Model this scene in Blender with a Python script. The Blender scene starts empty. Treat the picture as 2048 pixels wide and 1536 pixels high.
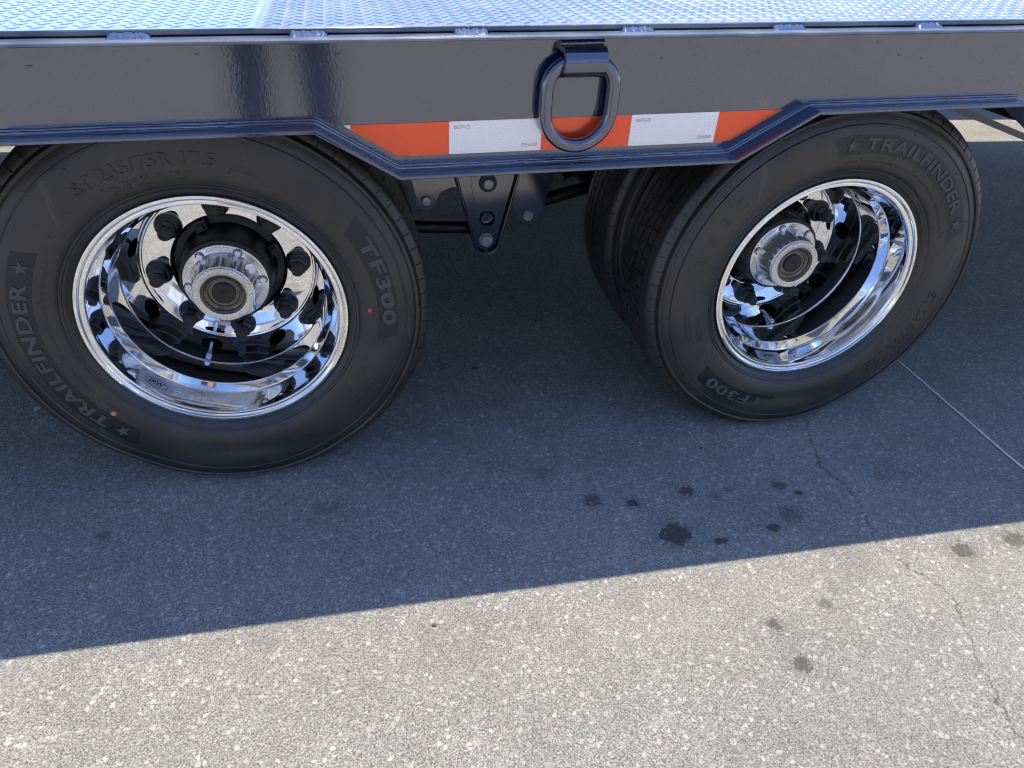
import bpy, bmesh, math, random
import numpy as np
from mathutils import Vector, Matrix

random.seed(7)
rad = math.radians
scene = bpy.context.scene
col = scene.collection

# ------------------------------------------------------------------ camera
CAM = Vector((0.2556, -1.2192, 1.0739))
YAW, PITCH, ROLL, FPX = 0.2499, 0.6156, 0.0636, 1418.76
fw = Vector((math.sin(YAW) * math.cos(PITCH), math.cos(YAW) * math.cos(PITCH), -math.sin(PITCH)))
rt = Vector((math.cos(YAW), -math.sin(YAW), 0))
up = rt.cross(fw)
r2 = rt * math.cos(ROLL) + up * math.sin(ROLL)
u2 = -rt * math.sin(ROLL) + up * math.cos(ROLL)
camd = bpy.data.cameras.new("camera")
camd.sensor_fit = 'HORIZONTAL'
camd.sensor_width = 36.0
camd.lens = FPX / 2048 * 36.0
camd.clip_start = 0.01
camd.clip_end = 3000
cam = bpy.data.objects.new("camera", camd)
M4 = Matrix((r2, u2, -fw)).transposed().to_4x4()
M4.translation = CAM
cam.matrix_world = M4
col.objects.link(cam)
scene.camera = cam

# ------------------------------------------------------------------ light
SUN = Vector((0.10, 0.303, 1.0)).normalized()
EL = math.asin(SUN.z)
AZ = math.atan2(SUN.x, SUN.y)
world = bpy.data.worlds.new("World")
scene.world = world
world.use_nodes = True
wn = world.node_tree
sky = wn.nodes.new("ShaderNodeTexSky")
sky.sky_type = 'NISHITA'
sky.sun_disc = False
sky.sun_elevation = EL
sky.sun_rotation = AZ
sky.air_density = 1.0
sky.dust_density = 0.4
sky.ozone_density = 3.8
tint = wn.nodes.new("ShaderNodeVectorMath")       # deep clear sky: evenly a little bluer all over
tint.operation = 'MULTIPLY'
tint.inputs[1].default_value = (.95, .94, 1.12)
wn.links.new(sky.outputs[0], tint.inputs[0])
wn.links.new(tint.outputs[0], wn.nodes["Background"].inputs[0])
wn.nodes["Background"].inputs[1].default_value = 0.15
sund = bpy.data.lights.new("sun", 'SUN')
sund.energy = 3.35
sund.angle = rad(0.5)
sund.color = (1.0, 0.93, 0.80)
sun = bpy.data.objects.new("sun", sund)
sun.rotation_euler = (-SUN).to_track_quat('-Z', 'Y').to_euler()
sun.location = (0, 0, 20)
col.objects.link(sun)
scene.view_settings.view_transform = 'Standard'
scene.view_settings.look = 'None'
scene.view_settings.exposure = 0.90
scene.view_settings.gamma = 1.0
scene.cycles.max_bounces = 8
scene.cycles.use_adaptive_sampling = True
scene.cycles.adaptive_threshold = .03
scene.cycles.glossy_bounces = 8
scene.cycles.diffuse_bounces = 3
scene.cycles.use_denoising = True
scene.cycles.blur_glossy = 0.2
scene.cycles.filter_width = 1.1
scene.cycles.sample_clamp_indirect = 8.0

# ------------------------------------------------------------------ materials
def new_mat(name):
    m = bpy.data.materials.new(name)
    m.use_nodes = True
    nt = m.node_tree
    return m, nt, nt.nodes["Principled BSDF"]


def N(nt, t, **kw):
    n = nt.nodes.new(t)
    for k, v in kw.items():
        setattr(n, k, v)
    return n


def simple(name, c, rough=.5, metal=0., coat=0., noise=0., nscale=40., bump=0., bscale=300., coatrough=.05, spec=.5):
    m, nt, b = new_mat(name)
    b.inputs["Base Color"].default_value = (*c, 1)
    b.inputs["Roughness"].default_value = rough
    b.inputs["Metallic"].default_value = metal
    b.inputs["Coat Weight"].default_value = coat
    b.inputs["Coat Roughness"].default_value = coatrough
    b.inputs["Specular IOR Level"].default_value = spec
    tc = N(nt, "ShaderNodeTexCoord")
    if noise:
        nz = N(nt, "ShaderNodeTexNoise")
        nz.inputs["Scale"].default_value = nscale
        nz.inputs["Detail"].default_value = 6
        nt.links.new(tc.outputs["Object"], nz.inputs["Vector"])
        mr = N(nt, "ShaderNodeMapRange")
        mr.inputs[1].default_value = .3
        mr.inputs[2].default_value = .7
        mr.inputs[3].default_value = 1 - noise
        mr.inputs[4].default_value = 1 + noise
        nt.links.new(nz.outputs[0], mr.inputs[0])
        mx = N(nt, "ShaderNodeVectorMath", operation='SCALE')
        mx.inputs[0].default_value = c
        nt.links.new(mr.outputs[0], mx.inputs["Scale"])
        nt.links.new(mx.outputs[0], b.inputs["Base Color"])
        r2_ = N(nt, "ShaderNodeMath", operation='MULTIPLY')
        r2_.inputs[1].default_value = rough
        nt.links.new(mr.outputs[0], r2_.inputs[0])
        nt.links.new(r2_.outputs[0], b.inputs["Roughness"])
    if bump:
        nb = N(nt, "ShaderNodeTexNoise")
        nb.inputs["Scale"].default_value = bscale
        nb.inputs["Detail"].default_value = 3
        nt.links.new(tc.outputs["Object"], nb.inputs["Vector"])
        bp = N(nt, "ShaderNodeBump")
        bp.inputs["Strength"].default_value = bump
        bp.inputs["Distance"].default_value = .001
        nt.links.new(nb.outputs[0], bp.inputs["Height"])
        nt.links.new(bp.outputs[0], b.inputs["Normal"])
    return m


def paint_mat():
    """glossy dark slate-navy trailer paint, orange peel and a few bumps, their dark reflection painted in"""
    m, nt, b = new_mat("navy_paint")
    L = nt.links.new
    tc = N(nt, "ShaderNodeTexCoord")
    geo = tc.outputs["Object"]
    b.inputs["Roughness"].default_value = .12
    b.inputs["Coat Weight"].default_value = 1.0
    b.inputs["Coat Roughness"].default_value = .10
    b.inputs["Coat IOR"].default_value = 2.12
    b.inputs["Specular IOR Level"].default_value = .7
    # paint bumps, dark reflection put into colour and coat: sparse stretched voronoi cells
    mp = N(nt, "ShaderNodeMapping")
    mp.inputs["Scale"].default_value = (42, 42, 105)
    L(geo, mp.inputs[0])
    wz = N(nt, "ShaderNodeTexNoise")
    wz.inputs["Scale"].default_value = 160
    L(geo, wz.inputs["Vector"])
    mixv = N(nt, "ShaderNodeVectorMath", operation='MULTIPLY_ADD')
    L(wz.outputs["Color"], mixv.inputs[0])
    mixv.inputs[1].default_value = (.55, .55, .55)
    L(mp.outputs[0], mixv.inputs[2])
    vo = N(nt, "ShaderNodeTexVoronoi")
    vo.inputs["Scale"].default_value = 1.0
    L(mixv.outputs[0], vo.inputs["Vector"])
    sel = N(nt, "ShaderNodeMath", operation='GREATER_THAN')
    sepc = N(nt, "ShaderNodeSeparateColor")
    L(vo.outputs["Color"], sepc.inputs[0])
    sz = N(nt, "ShaderNodeSeparateXYZ")
    L(geo, sz.inputs[0])
    thr = N(nt, "ShaderNodeMapRange")
    for k_, v_ in enumerate((.80, .86, .992, .905)):
        thr.inputs[k_ + 1].default_value = v_
    L(sz.outputs[2], thr.inputs[0])
    L(thr.outputs[0], sel.inputs[1])
    L(sepc.outputs[0], sel.inputs[0])
    near = N(nt, "ShaderNodeMapRange")
    near.inputs[1].default_value = .10
    near.inputs[2].default_value = .18
    near.inputs[3].default_value = 1
    near.inputs[4].default_value = 0
    L(vo.outputs["Distance"], near.inputs[0])
    fl = N(nt, "ShaderNodeMath", operation='MULTIPLY')
    L(sel.outputs[0], fl.inputs[0])
    L(near.outputs[0], fl.inputs[1])
    mixc = N(nt, "ShaderNodeMix", data_type='RGBA')
    mixc.inputs[6].default_value = (.006, .015, .048, 1)
    mixc.inputs[7].default_value = (.006, .007, .009, 1)
    L(fl.outputs[0], mixc.inputs[0])
    L(mixc.outputs[2], b.inputs["Base Color"])
    cw = N(nt, "ShaderNodeMapRange")
    cw.inputs[3].default_value = 1.0
    cw.inputs[4].default_value = .12
    L(fl.outputs[0], cw.inputs[0])
    L(cw.outputs[0], b.inputs["Coat Weight"])
    n1 = N(nt, "ShaderNodeTexNoise")
    n1.inputs["Scale"].default_value = 260
    n1.inputs["Detail"].default_value = 2
    L(geo, n1.inputs["Vector"])
    n2 = N(nt, "ShaderNodeTexNoise")
    n2.inputs["Scale"].default_value = 22
    L(geo, n2.inputs["Vector"])
    ad = N(nt, "ShaderNodeMath", operation='MULTIPLY_ADD')
    ad.inputs[1].default_value = 1.2
    L(n2.outputs[0], ad.inputs[0])
    L(n1.outputs[0], ad.inputs[2])
    ad2 = N(nt, "ShaderNodeMath", operation='MULTIPLY_ADD')
    ad2.inputs[1].default_value = 1.6
    L(fl.outputs[0], ad2.inputs[0])
    L(ad.outputs[0], ad2.inputs[2])
    bp = N(nt, "ShaderNodeBump")
    bp.inputs["Strength"].default_value = .11
    bp.inputs["Distance"].default_value = .0006
    L(ad2.outputs[0], bp.inputs["Height"])
    L(bp.outputs[0], b.inputs["Normal"])
    L(bp.outputs[0], b.inputs["Coat Normal"])
    return m


def deck_mat(name, rough, dust):
    m, nt, b = new_mat(name)
    L = nt.links.new
    tc = N(nt, "ShaderNodeTexCoord")
    n1 = N(nt, "ShaderNodeTexNoise")
    n1.inputs["Scale"].default_value = 9
    n1.inputs["Detail"].default_value = 8
    L(tc.outputs["Object"], n1.inputs["Vector"])
    mr = N(nt, "ShaderNodeMapRange")
    mr.inputs[1].default_value = .35
    mr.inputs[2].default_value = .75
    mr.inputs[3].default_value = 0
    mr.inputs[4].default_value = dust
    L(n1.outputs[0], mr.inputs[0])
    mx = N(nt, "ShaderNodeMix", data_type='RGBA')
    mx.inputs[6].default_value = (.05, .07, .11, 1)
    mx.inputs[7].default_value = (.34, .36, .38, 1)
    L(mr.outputs[0], mx.inputs[0])
    L(mx.outputs[2], b.inputs["Base Color"])
    b.inputs["Roughness"].default_value = rough
    b.inputs["Coat Weight"].default_value = 1.0
    b.inputs["Coat Roughness"].default_value = rough * .8
    b.inputs["Coat IOR"].default_value = 1.6
    n2 = N(nt, "ShaderNodeTexNoise")
    n2.inputs["Scale"].default_value = 420
    n2.inputs["Detail"].default_value = 3
    L(tc.outputs["Object"], n2.inputs["Vector"])
    bp = N(nt, "ShaderNodeBump")
    bp.inputs["Strength"].default_value = .12 + dust * .5
    bp.inputs["Distance"].default_value = .0006
    L(n2.outputs[0], bp.inputs["Height"])
    L(bp.outputs[0], b.inputs["Normal"])
    L(bp.outputs[0], b.inputs["Coat Normal"])
    return m


def rubber_mat(name, c, rough=.6, scuff=.35):
    m, nt, b = new_mat(name)
    L = nt.links.new
    tc = N(nt, "ShaderNodeTexCoord")
    n1 = N(nt, "ShaderNodeTexNoise")
    n1.inputs["Scale"].default_value = 7
    n1.inputs["Detail"].default_value = 9
    n1.inputs["Roughness"].default_value = .62
    L(tc.outputs["Object"], n1.inputs["Vector"])
    mr = N(nt, "ShaderNodeMapRange")
    mr.inputs[1].default_value = .38
    mr.inputs[2].default_value = .72
    mr.inputs[3].default_value = 0
    mr.inputs[4].default_value = scuff
    L(n1.outputs[0], mr.inputs[0])
    mx = N(nt, "ShaderNodeMix", data_type='RGBA')
    mx.inputs[6].default_value = (*c, 1)
    mx.inputs[7].default_value = (c[0] * 2.0 + .006, c[1] * 1.85 + .005, c[2] * 1.65 + .004, 1)
    L(mr.outputs[0], mx.inputs[0])
    # a few dusty streaks
    mp = N(nt, "ShaderNodeMapping")
    mp.inputs["Scale"].default_value = (30, 30, 4)
    mp.inputs["Rotation"].default_value = (0, .5, 0)
    L(tc.outputs["Object"], mp.inputs[0])
    n3 = N(nt, "ShaderNodeTexNoise")
    n3.inputs["Scale"].default_value = 1.3
    n3.inputs["Detail"].default_value = 5
    L(mp.outputs[0], n3.inputs["Vector"])
    mr3 = N(nt, "ShaderNodeMapRange")
    mr3.inputs[1].default_value = .66
    mr3.inputs[2].default_value = .80
    mr3.inputs[3].default_value = 0
    mr3.inputs[4].default_value = .45
    L(n3.outputs[0], mr3.inputs[0])
    mx2 = N(nt, "ShaderNodeMix", data_type='RGBA')
    mx2.inputs[7].default_value = (.17, .15, .12, 1)
    L(mr3.outputs[0], mx2.inputs[0])
    L(mx.outputs[2], mx2.inputs[6])
    L(mx2.outputs[2], b.inputs["Base Color"])
    b.inputs["Roughness"].default_value = rough
    b.inputs["Specular IOR Level"].default_value = .62
    n2 = N(nt, "ShaderNodeTexNoise")
    n2.inputs["Scale"].default_value = 500
    n2.inputs["Detail"].default_value = 2
    L(tc.outputs["Object"], n2.inputs["Vector"])
    bp = N(nt, "ShaderNodeBump")
    bp.inputs["Strength"].default_value = .15
    bp.inputs["Distance"].default_value = .0004
    L(n2.outputs[0], bp.inputs["Height"])
    L(bp.outputs[0], b.inputs["Normal"])
    return m


def tape_mat(name, c, metal):
    """prismatic sheeting: honeycomb of small cells under a clear film"""
    m, nt, b = new_mat(name)
    L = nt.links.new
    tc = N(nt, "ShaderNodeTexCoord")
    mp = N(nt, "ShaderNodeMapping")
    mp.inputs["Scale"].default_value = (235, 1, 235)
    L(tc.outputs["Object"], mp.inputs[0])
    vo = N(nt, "ShaderNodeTexVoronoi")
    vo.feature = 'DISTANCE_TO_EDGE'
    vo.inputs["Scale"].default_value = 1
    vo.inputs["Randomness"].default_value = .4
    L(mp.outputs[0], vo.inputs["Vector"])
    mr = N(nt, "ShaderNodeMapRange")
    mr.inputs[1].default_value = .05
    mr.inputs[2].default_value = .16
    mr.inputs[3].default_value = .93
    mr.inputs[4].default_value = 1
    L(vo.outputs["Distance"], mr.inputs[0])
    sc = N(nt, "ShaderNodeVectorMath", operation='SCALE')
    sc.inputs[0].default_value = c
    L(mr.outputs[0], sc.inputs["Scale"])
    L(sc.outputs[0], b.inputs["Base Color"])
    b.inputs["Metallic"].default_value = metal
    b.inputs["Roughness"].default_value = .24
    b.inputs["Coat Weight"].default_value = .6
    b.inputs["Coat Roughness"].default_value = .1
    return m


def cast_mat(name, c, speck):
    m, nt, b = new_mat(name)
    L = nt.links.new
    tc = N(nt, "ShaderNodeTexCoord")
    n = N(nt, "ShaderNodeTexNoise")
    n.inputs["Scale"].default_value = 420
    n.inputs["Detail"].default_value = 3
    L(tc.outputs["Object"], n.inputs["Vector"])
    mr = N(nt, "ShaderNodeMapRange")
    mr.inputs[1].default_value = .36
    mr.inputs[2].default_value = .46
    mr.inputs[3].default_value = 1 - speck
    mr.inputs[4].default_value = 1
    L(n.outputs[0], mr.inputs[0])
    sc = N(nt, "ShaderNodeVectorMath", operation='SCALE')
    sc.inputs[0].default_value = c
    L(mr.outputs[0], sc.inputs["Scale"])
    L(sc.outputs[0], b.inputs["Base Color"])
    b.inputs["Metallic"].default_value = .9
    b.inputs["Roughness"].default_value = .20 + .18 * speck
    bp = N(nt, "ShaderNodeBump")
    bp.inputs["Strength"].default_value = .25 * speck + .05
    bp.inputs["Distance"].default_value = .0006
    L(n.outputs[0], bp.inputs["Height"])
    L(bp.outputs[0], b.inputs["Normal"])
    return m


STAINS = [  # x, y, rx, ry, strength   (oil drips on the pavement)
    (.712, -.193, .019, .017, .62), (.795, -.216, .012, .012, .80), (.850, -.316, .036, .030, .80),
    (.926, -.200, .018, .015, .78), (.936, -.349, .016, .009, .85), (1.066, -.333, .017, .011, .82),
    (1.12, -.305, .027, .024, .45), (1.144, -.216, .019, .015, .66), (1.177, -.245, .010, .009, .80),
    (1.42, -.215, .050, .030, .30), (.985, -.222, .014, .012, .30), (1.02, -.215, .013, .010, .30),
    (1.428, -.456, .026, .022, .66), (1.563, -.451, .030, .022, .60), (1.066, -.528, .014, .012, .50),
    (.945, -.55, .014, .012, .66), (.951, -.636, .018, .014, .66), (.62, -.09, .026, .020, .32),
    (.159, -.126, .022, .018, .30), (-.265, -.134, .015, .012, .42), (.39, -.20, .016, .012, .25),
    (1.10, -.50, .012, .012, .25), (.42, -.86, .024, .018, .30), (.21, -.80, .018, .016, .22),
]
CRACK = [(.2, 1.355), (.009, 1.342), (-.169, 1.277), (-.273, 1.300), (-.411, 1.259), (-.47, 1.285), (-.552, 1.324), (-.693, 1.265), (-.781, 1.237), (-1.2, 1.20)]


def ground_mat():
    m, nt, b = new_mat("worn_asphalt")
    L = nt.links.new
    tc = N(nt, "ShaderNodeTexCoord")
    P = tc.outputs["Object"]

    def noise(scale, detail=4, rough=.55, vec=None):
        n = N(nt, "ShaderNodeTexNoise")
        n.inputs["Scale"].default_value = scale
        n.inputs["Detail"].default_value = detail
        n.inputs["Roughness"].default_value = rough
        n.noise_dimensions = '2D'
        L(vec or P, n.inputs["Vector"])
        return n

    def rng(src, a, b_, c, d):
        r = N(nt, "ShaderNodeMapRange")
        for i, v in enumerate((a, b_, c, d)):
            r.inputs[i + 1].default_value = v
        L(src, r.inputs[0])
        return r.outputs[0]

    def math_(op, a, b_=None, c=None):
        n = N(nt, "ShaderNodeMath", operation=op)
        for i, v in enumerate((a, b_, c)):
            if v is None:
                continue
            if isinstance(v, (int, float)):
                n.inputs[i].default_value = v
            else:
                L(v, n.inputs[i])
        return n.outputs[0]

    warp = noise(90, 2)
    wv = N(nt, "ShaderNodeVectorMath", operation='MULTIPLY_ADD')
    L(warp.outputs["Color"], wv.inputs[0])
    wv.inputs[1].default_value = (.006, .006, .006)
    L(P, wv.inputs[2])

    def chips(scale, thr, soft):
        """returns (mask, random tone, edge distance) of embedded stones"""
        v = N(nt, "ShaderNodeTexVoronoi")
        v.voronoi_dimensions = '2D'
        v.inputs["Scale"].default_value = scale
        L(wv.outputs[0], v.inputs["Vector"])
        e = N(nt, "ShaderNodeTexVoronoi", feature='DISTANCE_TO_EDGE')
        e.voronoi_dimensions = '2D'
        e.inputs["Scale"].default_value = scale
        L(wv.outputs[0], e.inputs["Vector"])
        s = N(nt, "ShaderNodeSeparateColor")
        L(v.outputs["Color"], s.inputs[0])
        size = rng(s.outputs[1], 0, 1, .30, .04)
        keep = math_('GREATER_THAN', s.outputs[0], thr)
        d = math_('SUBTRACT', e.outputs["Distance"], math_('MULTIPLY', size, .55))
        mask = math_('MULTIPLY', rng(d, 0, soft, 0, 1), keep)
        return mask, s.outputs[2], e.outputs["Distance"]

    big, bt, _ = chips(135, .86, .07)
    mid, mt, me = chips(300, .55, .10)
    sml, st, se = chips(480, .40, .12)
    fine = noise(340, 3, .85)
    macro = noise(1.6, 6, .6)
    macro2 = noise(9, 6, .6)
    # matrix colour
    mat = N(nt, "ShaderNodeMix", data_type='RGBA')
    mat.inputs[6].default_value = (.087, .082, .071, 1)
    mat.inputs[7].default_value = (.490, .466, .404, 1)
    L(rng(fine.outputs[0], .42, .58, 0, 1), mat.inputs[0])

    def over(base, mask, tone, lo, hi):
        c = N(nt, "ShaderNodeMix", data_type='RGBA')
        c.inputs[6].default_value = (*lo, 1)
        c.inputs[7].default_value = (*hi, 1)
        L(tone, c.inputs[0])
        o = N(nt, "ShaderNodeMix", data_type='RGBA')
        L(mask, o.inputs[0])
        L(base, o.inputs[6])
        L(c.outputs[2], o.inputs[7])
        return o.outputs[2]

    cc = over(mat.outputs[2], sml, st, (.134, .127, .111), (.548, .522, .452))
    cc = over(cc, mid, mt, (.257, .245, .213), (.558, .530, .460))
    cc = over(cc, big, bt, (.39, .372, .323), (.60, .570, .496))
    # wear and soiling
    mort = math_('MULTIPLY', rng(me, 0, .10, .72, 1.03), rng(se, 0, .12, .75, 1.05))
    tone = math_('MULTIPLY', rng(macro.outputs[0], .3, .7, .91, 1.10), rng(macro2.outputs[0], .3, .7, .92, 1.07))
    # oil drips
    sw = noise(70, 4, .65)
    sw2 = noise(220, 2)
    st_sum = None
    sep = N(nt, "ShaderNodeSeparateXYZ")
    L(P, sep.inputs[0])
    for (x, y, rx, ry, k) in STAINS:
        dx = math_('DIVIDE', math_('SUBTRACT', sep.outputs[0], x), rx)
        dy = math_('DIVIDE', math_('SUBTRACT', sep.outputs[1], y), ry)
        d = math_('SQRT', math_('ADD', math_('MULTIPLY', dx, dx), math_('MULTIPLY', dy, dy)))
        d = math_('MULTIPLY_ADD', math_('SUBTRACT', sw.outputs[0], .5), 1.9, d)
        s = math_('MAXIMUM', rng(d, .78, 1.12, k, 0), rng(d, .8, 2.1, k * .30, 0))
        st_sum = s if st_sum is None else math_('MAXIMUM', st_sum, s)
    st_sum = math_('MULTIPLY', st_sum, rng(sw2.outputs[0], .3, .7, .98, 1.2))
    # crack
    fc = N(nt, "ShaderNodeFloatCurve")
    y0, y1 = -1.2, .2
    cur = fc.mapping.curves[0]
    pts = sorted([((y - y0) / (y1 - y0), (x - 1.0) / .5) for y, x in CRACK])
    cur.points[0].location = pts[0]
    cur.points[1].location = pts[-1]
    for q in pts[1:-1]:
        cur.points.new(*q)
    for q in cur.points:
        q.handle_type = 'VECTOR'
    fc.mapping.update()
    L(rng(sep.outputs[1], y0, y1, 0, 1), fc.inputs["Value"])
    cx = math_('MULTIPLY_ADD', fc.outputs[0], .5, 1.0)
    cw = noise(38, 6, .7)
    cd = math_('ABSOLUTE', math_('ADD', math_('SUBTRACT', sep.outputs[0], cx), math_('MULTIPLY', math_('SUBTRACT', cw.outputs[0], .5), .05)))
    wid = rng(noise(14, 3).outputs[0], .35, .7, .0018, .0038)
    crack = math_('SUBTRACT', 1.0, math_('DIVIDE', cd, wid))
    crack = N_clamp = rng(crack, 0, .6, 0, 1)
    inr = math_('MULTIPLY', math_('GREATER_THAN', sep.outputs[1], -1.15), math_('LESS_THAN', sep.outputs[1], .19))
    crack = math_('MULTIPLY', crack, inr)
    k1 = 1.0
    k2 = math_('SUBTRACT', 1.0, math_('MULTIPLY', crack, .60))
    tone = math_('MULTIPLY', math_('MULTIPLY', math_('MULTIPLY', tone, k1), k2), mort)
    sc = N(nt, "ShaderNodeVectorMath", operation='SCALE')
    L(cc, sc.inputs[0])
    L(tone, sc.inputs["Scale"])
    # drips: dark brown soaked oil
    oil = N(nt, "ShaderNodeMix", data_type='RGBA')
    L(math_('MULTIPLY', st_sum, .92), oil.inputs[0])
    L(sc.outputs[0], oil.inputs[6])
    oil.inputs[7].default_value = (.040, .034, .025, 1)
    # warm rusty specks
    rs = noise(26, 2)
    rmask = rng(rs.outputs[0], .735, .80, 0, .22)
    rm = N(nt, "ShaderNodeMix", data_type='RGBA')
    L(rmask, rm.inputs[0])
    L(oil.outputs[2], rm.inputs[6])
    rm.inputs[7].default_value = (.36, .25, .16, 1)
    L(rm.outputs[2], b.inputs["Base Color"])
    rr = math_('SUBTRACT', .88, math_('MULTIPLY', st_sum, .35))
    L(rr, b.inputs["Roughness"])
    b.inputs["Specular IOR Level"].default_value = .3
    h = math_('ADD', math_('MULTIPLY', mid, .8), math_('MULTIPLY', fine.outputs[0], .9))
    bp = N(nt, "ShaderNodeBump")
    bp.inputs["Strength"].default_value = .9
    bp.inputs["Distance"].default_value = .0022
    L(h, bp.inputs["Height"])
    L(bp.outputs[0], b.inputs["Normal"])
    return m


MAT = {}
MAT['ground'] = ground_mat()
MAT['paint'] = paint_mat()
MAT['deck_clean'] = deck_mat("deck_paint", .14, .14)
MAT['deck_dusty'] = deck_mat("deck_paint_dusty", .30, .45)
MAT['flange_dusty'] = deck_mat("flange_paint_dusty", .34, .75)
MAT['rubber'] = rubber_mat("tyre_rubber", (.0235, .0212, .0188), .40, 1.0)
MAT['rubber_patch'] = rubber_mat("tyre_patch_rubber", (.0050, .0062, .0095), .42, .0)
MAT['rubber_letter'] = rubber_mat("tyre_letter_rubber", (.068, .063, .054), .6, .3)
MAT['chrome'] = simple("polished_chrome", (.90, .90, .90), .03, 1.0, noise=.05, nscale=60)
MAT['cast'] = cast_mat("cast_aluminium", (.74, .745, .75), .15)
MAT['cast_speck'] = cast_mat("speckled_aluminium", (.80, .77, .72), .75)
MAT['zinc'] = simple("zinc_bolt", (.72, .78, .82), .3, .85, bump=.1, bscale=800)
MAT['galv'] = simple("dull_galvanised", (.55, .56, .55), .5, .55, noise=.25, nscale=90)
MAT['nut'] = simple("black_nut", (.012, .012, .012), .38, .0, noise=.3, nscale=120, bump=.3, bscale=500)
MAT['stud'] = simple("dark_stud", (.022, .020, .017), .5, .2, noise=.4, nscale=200, bump=.5, bscale=600)
MAT['black'] = simple("black_underbody_paint", (.006, .007, .009), .4, coat=.3, coatrough=.15, noise=.3, bump=.15, bscale=200)
MAT['drum'] = simple("black_drum", (.008, .008, .009), .5, noise=.3)
MAT['window'] = simple("oily_hubcap_window", (.085, .072, .056), .10, .3, coat=1.0, coatrough=.03)
MAT['plug'] = simple("dark_rubber_plug", (.022, .018, .014), .45, noise=.3, nscale=150, bump=.3)
MAT['tape_red'] = tape_mat("red_reflective_sheeting", (1.0, .125, .040), .55)
MAT['tape_white'] = tape_mat("white_reflective_sheeting", (.96, .965, .98), .5)
MAT['ink_red'] = simple("red_ink", (.55, .10, .08), .4)
MAT['ink_black'] = simple("black_ink", (.01, .01, .012), .4)
MAT['sticker'] = simple("silver_sticker", (.42, .43, .46), .35, .35)
MAT['ink_white'] = simple("white_etching", (.62, .63, .64), .5)
MAT['chalk'] = simple("white_line_paint", (.84, .77, .66), .85, noise=.3, nscale=160)
MAT['orange'] = simple("orange_dot_paint", (.55, .10, .04), .6)
MAT['yellow'] = simple("yellow_dot_paint", (.5, .33, .08), .6)
MAT['weld'] = paint_mat()
MAT['weld'].name = "painted_weld"
MAT['weld'].node_tree.nodes["Principled BSDF"].inputs["Roughness"].default_value = .1
MAT['grey_strap'] = simple("grey_strap_steel", (.16, .155, .16), .45, .3, noise=.2)
MAT['stone_light'] = simple("pale_stone", (.55, .53, .48), .8, noise=.25, nscale=120)
MAT['stone_dark'] = simple("dark_grit", (.09, .082, .072), .8, noise=.3, nscale=120)
MAT['wall_white'] = simple("white_cladding", (.72, .73, .72), .6, noise=.06, nscale=2)
MAT['wall_grey'] = simple("grey_cladding", (.32, .34, .36), .5, noise=.06, nscale=2)
MAT['glass'] = simple("dark_glass", (.02, .025, .03), .06)
MAT['skin'] = simple("skin", (.52, .30, .22), .5)
MAT['trouser'] = simple("dark_trousers", (.045, .048, .058), .85, noise=.2, nscale=60)
MAT['shirt'] = simple("grey_shirt", (.16, .17, .20), .85, noise=.15, nscale=60)
MAT['hair'] = simple("brown_hair", (.03, .02, .013), .6)
MAT['shoe'] = simple("black_shoe", (.015, .015, .016), .5)

# ------------------------------------------------------------------ mesh helpers
def link(name, me, mat=None, parent=None, loc=None):
    o = bpy.data.objects.new(name, me)
    if mat is not None and me is not None and not me.materials:
        me.materials.append(MAT[mat] if isinstance(mat, str) else mat)
    col.objects.link(o)
    if parent is not None:
        o.parent = parent
    if loc is not None:
        o.location = loc
    return o


def mesh(name, V, F, smooth=None):
    me = bpy.data.meshes.new(name)
    me.from_pydata([tuple(v) for v in V], [], [tuple(f) for f in F])
    if smooth:
        for p in me.polygons:
            p.use_smooth = True
        me.set_sharp_from_angle(angle=rad(smooth))
    me.update()
    return me


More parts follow.
